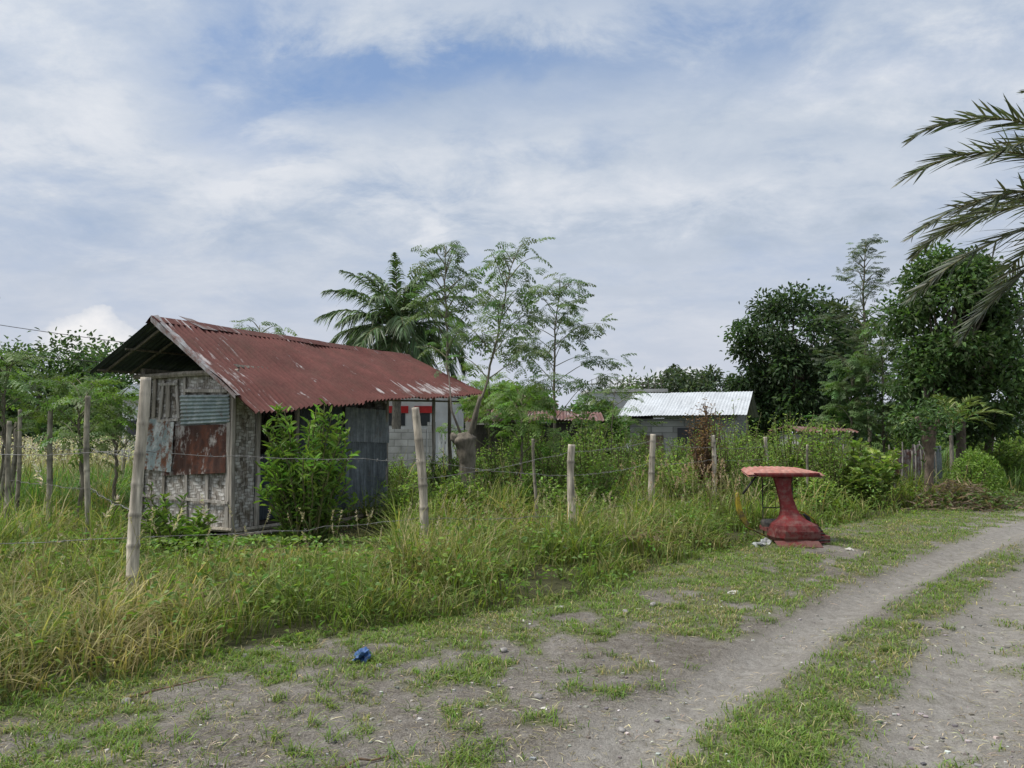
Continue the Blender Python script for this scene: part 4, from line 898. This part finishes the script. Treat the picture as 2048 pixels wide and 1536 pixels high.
for (dz, sc_) in ((0, 1.), (-.03, .985)):
    zc = 1.06+dz-.02*uu**2+.02*vv-.045*ed+.008*np.cos(uu*np.pi*11)*(1-ed)-.008*uu
    xs = -.12+uu*(.50-.06*vv)*sc_; ys = .13+vv*.38*sc_
    Pp = np.stack([sx+xs, sy+ys, sz+zc], -1).reshape(-1, 3); i = np.arange(nu)[:, None]; j = np.arange(nv)[None]; w = nv+1
    g.add(Pp, np.stack([i*w+j, (i+1)*w+j, (i+1)*w+j+1, i*w+j+1], -1).reshape(-1, 4))
mk('canopy', g, M_pink, sc, smooth=True, label='sun-bleached ribbed canopy')
g = G()
loft(g, [(-.12,-.235,1.01,.47,.025),(-.12,-.245,.985,.465,.03),(-.12,-.235,.955,.40,.02)], e=6); mk('canopy_rim', g, M_red, sc, smooth=True)
g = G()
# slanting angular pillar stepping into a low wedge nose
loft(g, [(-.16,-.13,.97,.17,.035),(-.15,-.14,.92,.125,.045),(-.14,-.15,.80,.105,.045),(-.11,-.16,.62,.10,.05),(-.08,-.17,.48,.115,.06),(-.07,-.18,.41,.14,.08),(-.06,-.21,.35,.19,.13),(-.05,-.23,.315,.24,.18),(-.04,-.23,.28,.285,.22),(-.03,-.21,.20,.32,.26),(-.03,-.18,.11,.335,.28),(-.02,-.15,.05,.30,.27),(.0,-.13,.02,.20,.22),(.0,-.13,.01,.01,.01)], n=16, e=4.5, wob=.10)
mk('body', g, M_red, sc, smooth=False, label='dusty red flared nose and upright pillar')
g = G()
patch(g, S(.20,-.42,.03), S(.46,-.30,.04), S(.34,-.14,.27), S(.06,-.28,.37), nu=4, nv=6, wob=.05); patch(g, S(.46,-.30,.04), S(.46,.25,.05), S(.34,.2,.27), S(.34,-.14,.27), nu=3, nv=3, wob=.03, seed=2); mk('side_panel', g, M_red, sc)
for k in range(5):
    g = G(); q = .12+.17*k; A = S(.20,-.43,.03)*(1-q)+S(.06,-.29,.37)*q; B = S(.46,-.31,.04)*(1-q)+S(.34,-.15,.27)*q; tube(g, [A, B], .010, 6); mk('grille_slat', g, M_black, sc)
g = G(); patch(g, S(-.38,-.42,.09), S(.22,-.46,.07), S(.26,-.53,-.01), S(-.33,-.50,.0), nu=12, nv=2, wob=.10, seed=3); mk('torn_skirt', g, M_red, sc)
g = G(); box(g, S(.25,.05,.10), (.40,.7,.05)); box(g, S(.05,.3,.16), (.7,.35,.06)); mk('floor_pan', g, M_red, sc)
g = G(); loft(g, [(.0,.32,.18,.30,.17),(.0,.32,.24,.31,.18),(.0,.32,.28,.29,.17),(.0,.32,.29,.02,.02)], e=4); mk('seat', g, M_black, sc, smooth=True)
g = G()
tube(g, [S(-.52,-.13,.97),S(-.62,-.14,.84),S(-.72,-.12,.70)], .016, 8); mk('canopy_bracket', g, M_black, sc, smooth=True)
g = G()
V = []
prof = [(-.79,.70,.012),(-.785,.6,.024),(-.76,.45,.032),(-.71,.33,.036),(-.65,.24,.025)]
for (x, z, w) in prof: V += [S(x-w, -.12, z), S(x+w, -.12, z+.02), S(x+w, -.03, z+.02), S(x-w, -.03, z)]
Ff = []
for k in range(4):
    for q in range(4): Ff.append([k*4+q, k*4+(q+1) % 4, (k+1)*4+(q+1) % 4, (k+1)*4+q])
Ff += [[0,1,2,3],[16,17,18,19]]
g.add(np.array(V), Ff)
tube(g, [S(.05,.0,.46),S(.22,.02,.42),S(.36,.05,.32),S(.44,.08,.18)], .012, 8); tube(g, [S(.05,.35,.40),S(.28,.35,.37),S(.44,.35,.20)], .012, 8)
tube(g, [S(-.65,.0,.22),S(-.35,.05,.08),S(.0,.1,.06)], .012, 8)
mk('side_frame', g, M_yel, sc, smooth=False)
g = G()
for a_, b_ in (((-.25,.45,.05),(-.25,.45,1.02)),((.2,.45,.05),(.2,.45,1.02)),((-.5,.35,.97),(.22,.35,1.0)),((-.25,.45,.45),(.2,.45,.45))): tube(g, [S(*a_), S(*b_)], .009, 6)
mk('tube_frame', g, M_black, sc)
g = G(); th = np.linspace(0, 2*np.pi, 25); tube(g, np.stack([np.full(25, sx+.38), sy+.42+.17*np.cos(th), sz+.17+.17*np.sin(th)], -1), .03, 8, cap=False); mk('wheel', g, M_black, sc, smooth=True)
for k, (x, y) in enumerate(((3.5,11.0),(3.62,11.15))):
    blob('crumpled_sheet', 'crumpled pale tarpaulin scrap beside the sidecar', 'litter', x, y, (.09,.06,.04), (.36,.38,.38), M_plastic, sub=3, rough=1., group='crumpled scraps beside the sidecar', smooth=False)

# ------------------------------------------------------------ world
w = bpy.data.worlds.new('World'); scene.world = w; w.use_nodes = True; nt = w.node_tree
bg = nt.nodes['Background']; bg.inputs[1].default_value = .15
SUN_EL, SUN_AZ = 60, -100
sky = N(nt, 'ShaderNodeTexSky'); sky.sky_type = 'NISHITA'; sky.sun_disc = False; sky.sun_elevation = R(SUN_EL); sky.sun_rotation = R(SUN_AZ)
sky.air_density = 1.; sky.dust_density = 1.2; sky.ozone_density = 2.5
dv = Vector((math.sin(R(SUN_AZ))*math.cos(R(SUN_EL)), math.cos(R(SUN_AZ))*math.cos(R(SUN_EL)), math.sin(R(SUN_EL))))
tc = N(nt, 'ShaderNodeTexCoord'); s = N(nt, 'ShaderNodeSeparateXYZ'); nt.links.new(tc.outputs['Generated'], s.inputs[0])
x, y, z = s.outputs
zc = math_(nt, 'MAXIMUM', z, 0.); den = math_(nt, 'ADD', zc, .26)
cb = N(nt, 'ShaderNodeCombineXYZ'); nt.links.new(math_(nt, 'DIVIDE', x, den), cb.inputs[0]); nt.links.new(math_(nt, 'DIVIDE', y, den), cb.inputs[1])
Pp = cb.outputs[0]
rot = N(nt, 'ShaderNodeMapping'); nt.links.new(Pp, rot.inputs[0]); rot.inputs['Rotation'].default_value = (0, 0, R(25)); rot.inputs['Scale'].default_value = (1., 1.1, 1); rot.inputs['Location'].default_value = (2.3, 1.2, 0)
n1 = noise(nt, rot.outputs[0], 1.5, 7, .55, .3)
n2 = noise(nt, rot.outputs[0], 4.2, 7, .64, .3)
n3 = noise(nt, mapping(nt, Pp, (1.,1.7,1), (5,1,0)), 2.4, 7, .62, .3)
yc = math_(nt, 'MAXIMUM', y, .05); U = math_(nt, 'DIVIDE', x, yc); V = math_(nt, 'DIVIDE', z, yc)
wv = math_(nt, 'SUBTRACT', n2, .5); wu = math_(nt, 'SUBTRACT', n3, .5)
Uw = math_(nt, 'MULTIPLY_ADD', wu, .5, U); Vw = math_(nt, 'MULTIPLY_ADD', wv, .28, V)
def gauss(u0, v0, su, sv, raw=False):
    uu_, vv_ = (U, V) if raw else (Uw, Vw)
    a = math_(nt, 'POWER', math_(nt, 'ABSOLUTE', math_(nt, 'DIVIDE', math_(nt, 'SUBTRACT', uu_, u0), su)), 2.)
    b = math_(nt, 'POWER', math_(nt, 'ABSOLUTE', math_(nt, 'DIVIDE', math_(nt, 'SUBTRACT', vv_, v0), sv)), 2.)
    return math_(nt, 'EXPONENT', math_(nt, 'MULTIPLY', math_(nt, 'ADD', a, b), -1.))
def sumg(*qs, raw=False):
    o = None
    for q in qs:
        gq = gauss(*q[:4], raw=raw)
        if len(q) > 4: gq = math_(nt, 'MULTIPLY', gq, q[4])
        o = gq if o is None else math_(nt, 'ADD', o, gq)
    return o
gap = math_(nt, 'MINIMUM', sumg((-.37,.47,.12,.10), (-.13,.485,.22,.045), (-.40,.60,.12,.06,.6), (-.33,.385,.06,.05,.6)), 1.)
faint = sumg((.45,.62,.3,.1), (-.62,.50,.12,.2), (.25,.50,.25,.05), (.6,.5,.2,.06), (.1,.64,.2,.05))
white = sumg((-.02,.58,.20,.05), (-.28,.345,.14,.05), (0.0,.38,.25,.05), (-.55,.42,.13,.1), (.05,.31,.3,.04,.6))
greyb = sumg((.02,.245,.30,.045), (.35,.27,.25,.05,.9), (-.55,.22,.2,.03,.4), (.5,.40,.2,.04,.5))
dens = math_(nt, 'ADD', math_(nt, 'MULTIPLY', n1, .5), math_(nt, 'MULTIPLY', n2, .5))
dens = math_(nt, 'ADD', dens, .11)
dens = math_(nt, 'SUBTRACT', dens, math_(nt, 'MULTIPLY', gap, .19))
dens = math_(nt, 'SUBTRACT', dens, math_(nt, 'MULTIPLY', faint, .09))
dens = math_(nt, 'ADD', dens, math_(nt, 'MULTIPLY', white, .06))
cov = ramp(nt, [(.32, (.05,.05,.05)), (.48, (.6,.6,.6)), (.64, (1,1,1))], dens).outputs[0]
shade = math_(nt, 'ADD', math_(nt, 'MULTIPLY', n1, .3), math_(nt, 'ADD', math_(nt, 'MULTIPLY', n2, .3), math_(nt, 'MULTIPLY', n3, .4)))
shade = math_(nt, 'ADD', shade, math_(nt, 'MULTIPLY', white, .06))
shade = math_(nt, 'SUBTRACT', shade, math_(nt, 'MULTIPLY', greyb, .08))
cc = ramp(nt, [(.36, (2.75,3.3,4.05)), (.46, (3.35,3.85,4.6)), (.54, (4.0,4.4,5.0)), (.64, (5.1,5.3,5.65))], shade).outputs[0]
base = mixc(nt, sky.outputs[0], (1.55,2.4,4.1), .7)
c = mixc(nt, base, cc, cov)
hz = ramp(nt, [(0., (.85,.85,.85)), (.10, (.65,.65,.65)), (.24, (.2,.2,.2)), (.4, (0,0,0))], zc).outputs[0]
c = mixc(nt, c, (4.2,4.4,4.95), hz)
ncu = noise(nt, mapping(nt, tc.outputs['Generated'], (1,1,1.3)), 22, 5, .55)
cu = math_(nt, 'ADD', sumg((-.555,.12,.075,.045), (-.47,.085,.09,.03), (.19,.055,.10,.035), raw=True), math_(nt, 'MULTIPLY', math_(nt, 'SUBTRACT', ncu, .5), 1.5))
cum = ramp(nt, [(.48, (0,0,0)), (.58, (.8,.8,.8)), (.9, (.95,.95,.95))], cu).outputs[0]
c = mixc(nt, c, mixc(nt, (4.5,4.7,5.1), (6.0,5.95,6.0), ramp(nt, [(.5, (0,0,0)), (.95, (1,1,1))], cu).outputs[0]), cum)
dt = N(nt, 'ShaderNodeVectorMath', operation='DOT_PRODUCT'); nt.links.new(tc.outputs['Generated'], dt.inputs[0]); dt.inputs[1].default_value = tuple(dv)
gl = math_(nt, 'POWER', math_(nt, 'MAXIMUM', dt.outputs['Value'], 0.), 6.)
c = mixc(nt, c, mixc(nt, (0,0,0), (10.,9.6,9.), gl), 1., 'ADD')  # broad glow around the sun, added outside the view for extra fill
below = math_(nt, 'LESS_THAN', z, -.01)
c = mixc(nt, c, (1.4,1.4,1.15), below)
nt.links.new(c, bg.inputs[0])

sl = bpy.data.lights.new('sun', 'SUN'); sl.energy = 3.2; sl.angle = R(10); sl.color = (1., .96, .89)
so = bpy.data.objects.new('sun', sl); col.objects.link(so)
so.rotation_euler = dv.to_track_quat('Z', 'Y').to_euler()

cam = bpy.data.cameras.new('camera'); co = bpy.data.objects.new('camera', cam); col.objects.link(co)
co.location = (0, 0, 1.6); co.rotation_euler = (R(93.6), 0, 0); cam.sensor_width = 36; cam.lens = 27.05; cam.clip_end = 5000; cam.clip_start = .05
scene.camera = co
scene.view_settings.view_transform = 'Standard'; scene.view_settings.look = 'None'; scene.view_settings.exposure = 0
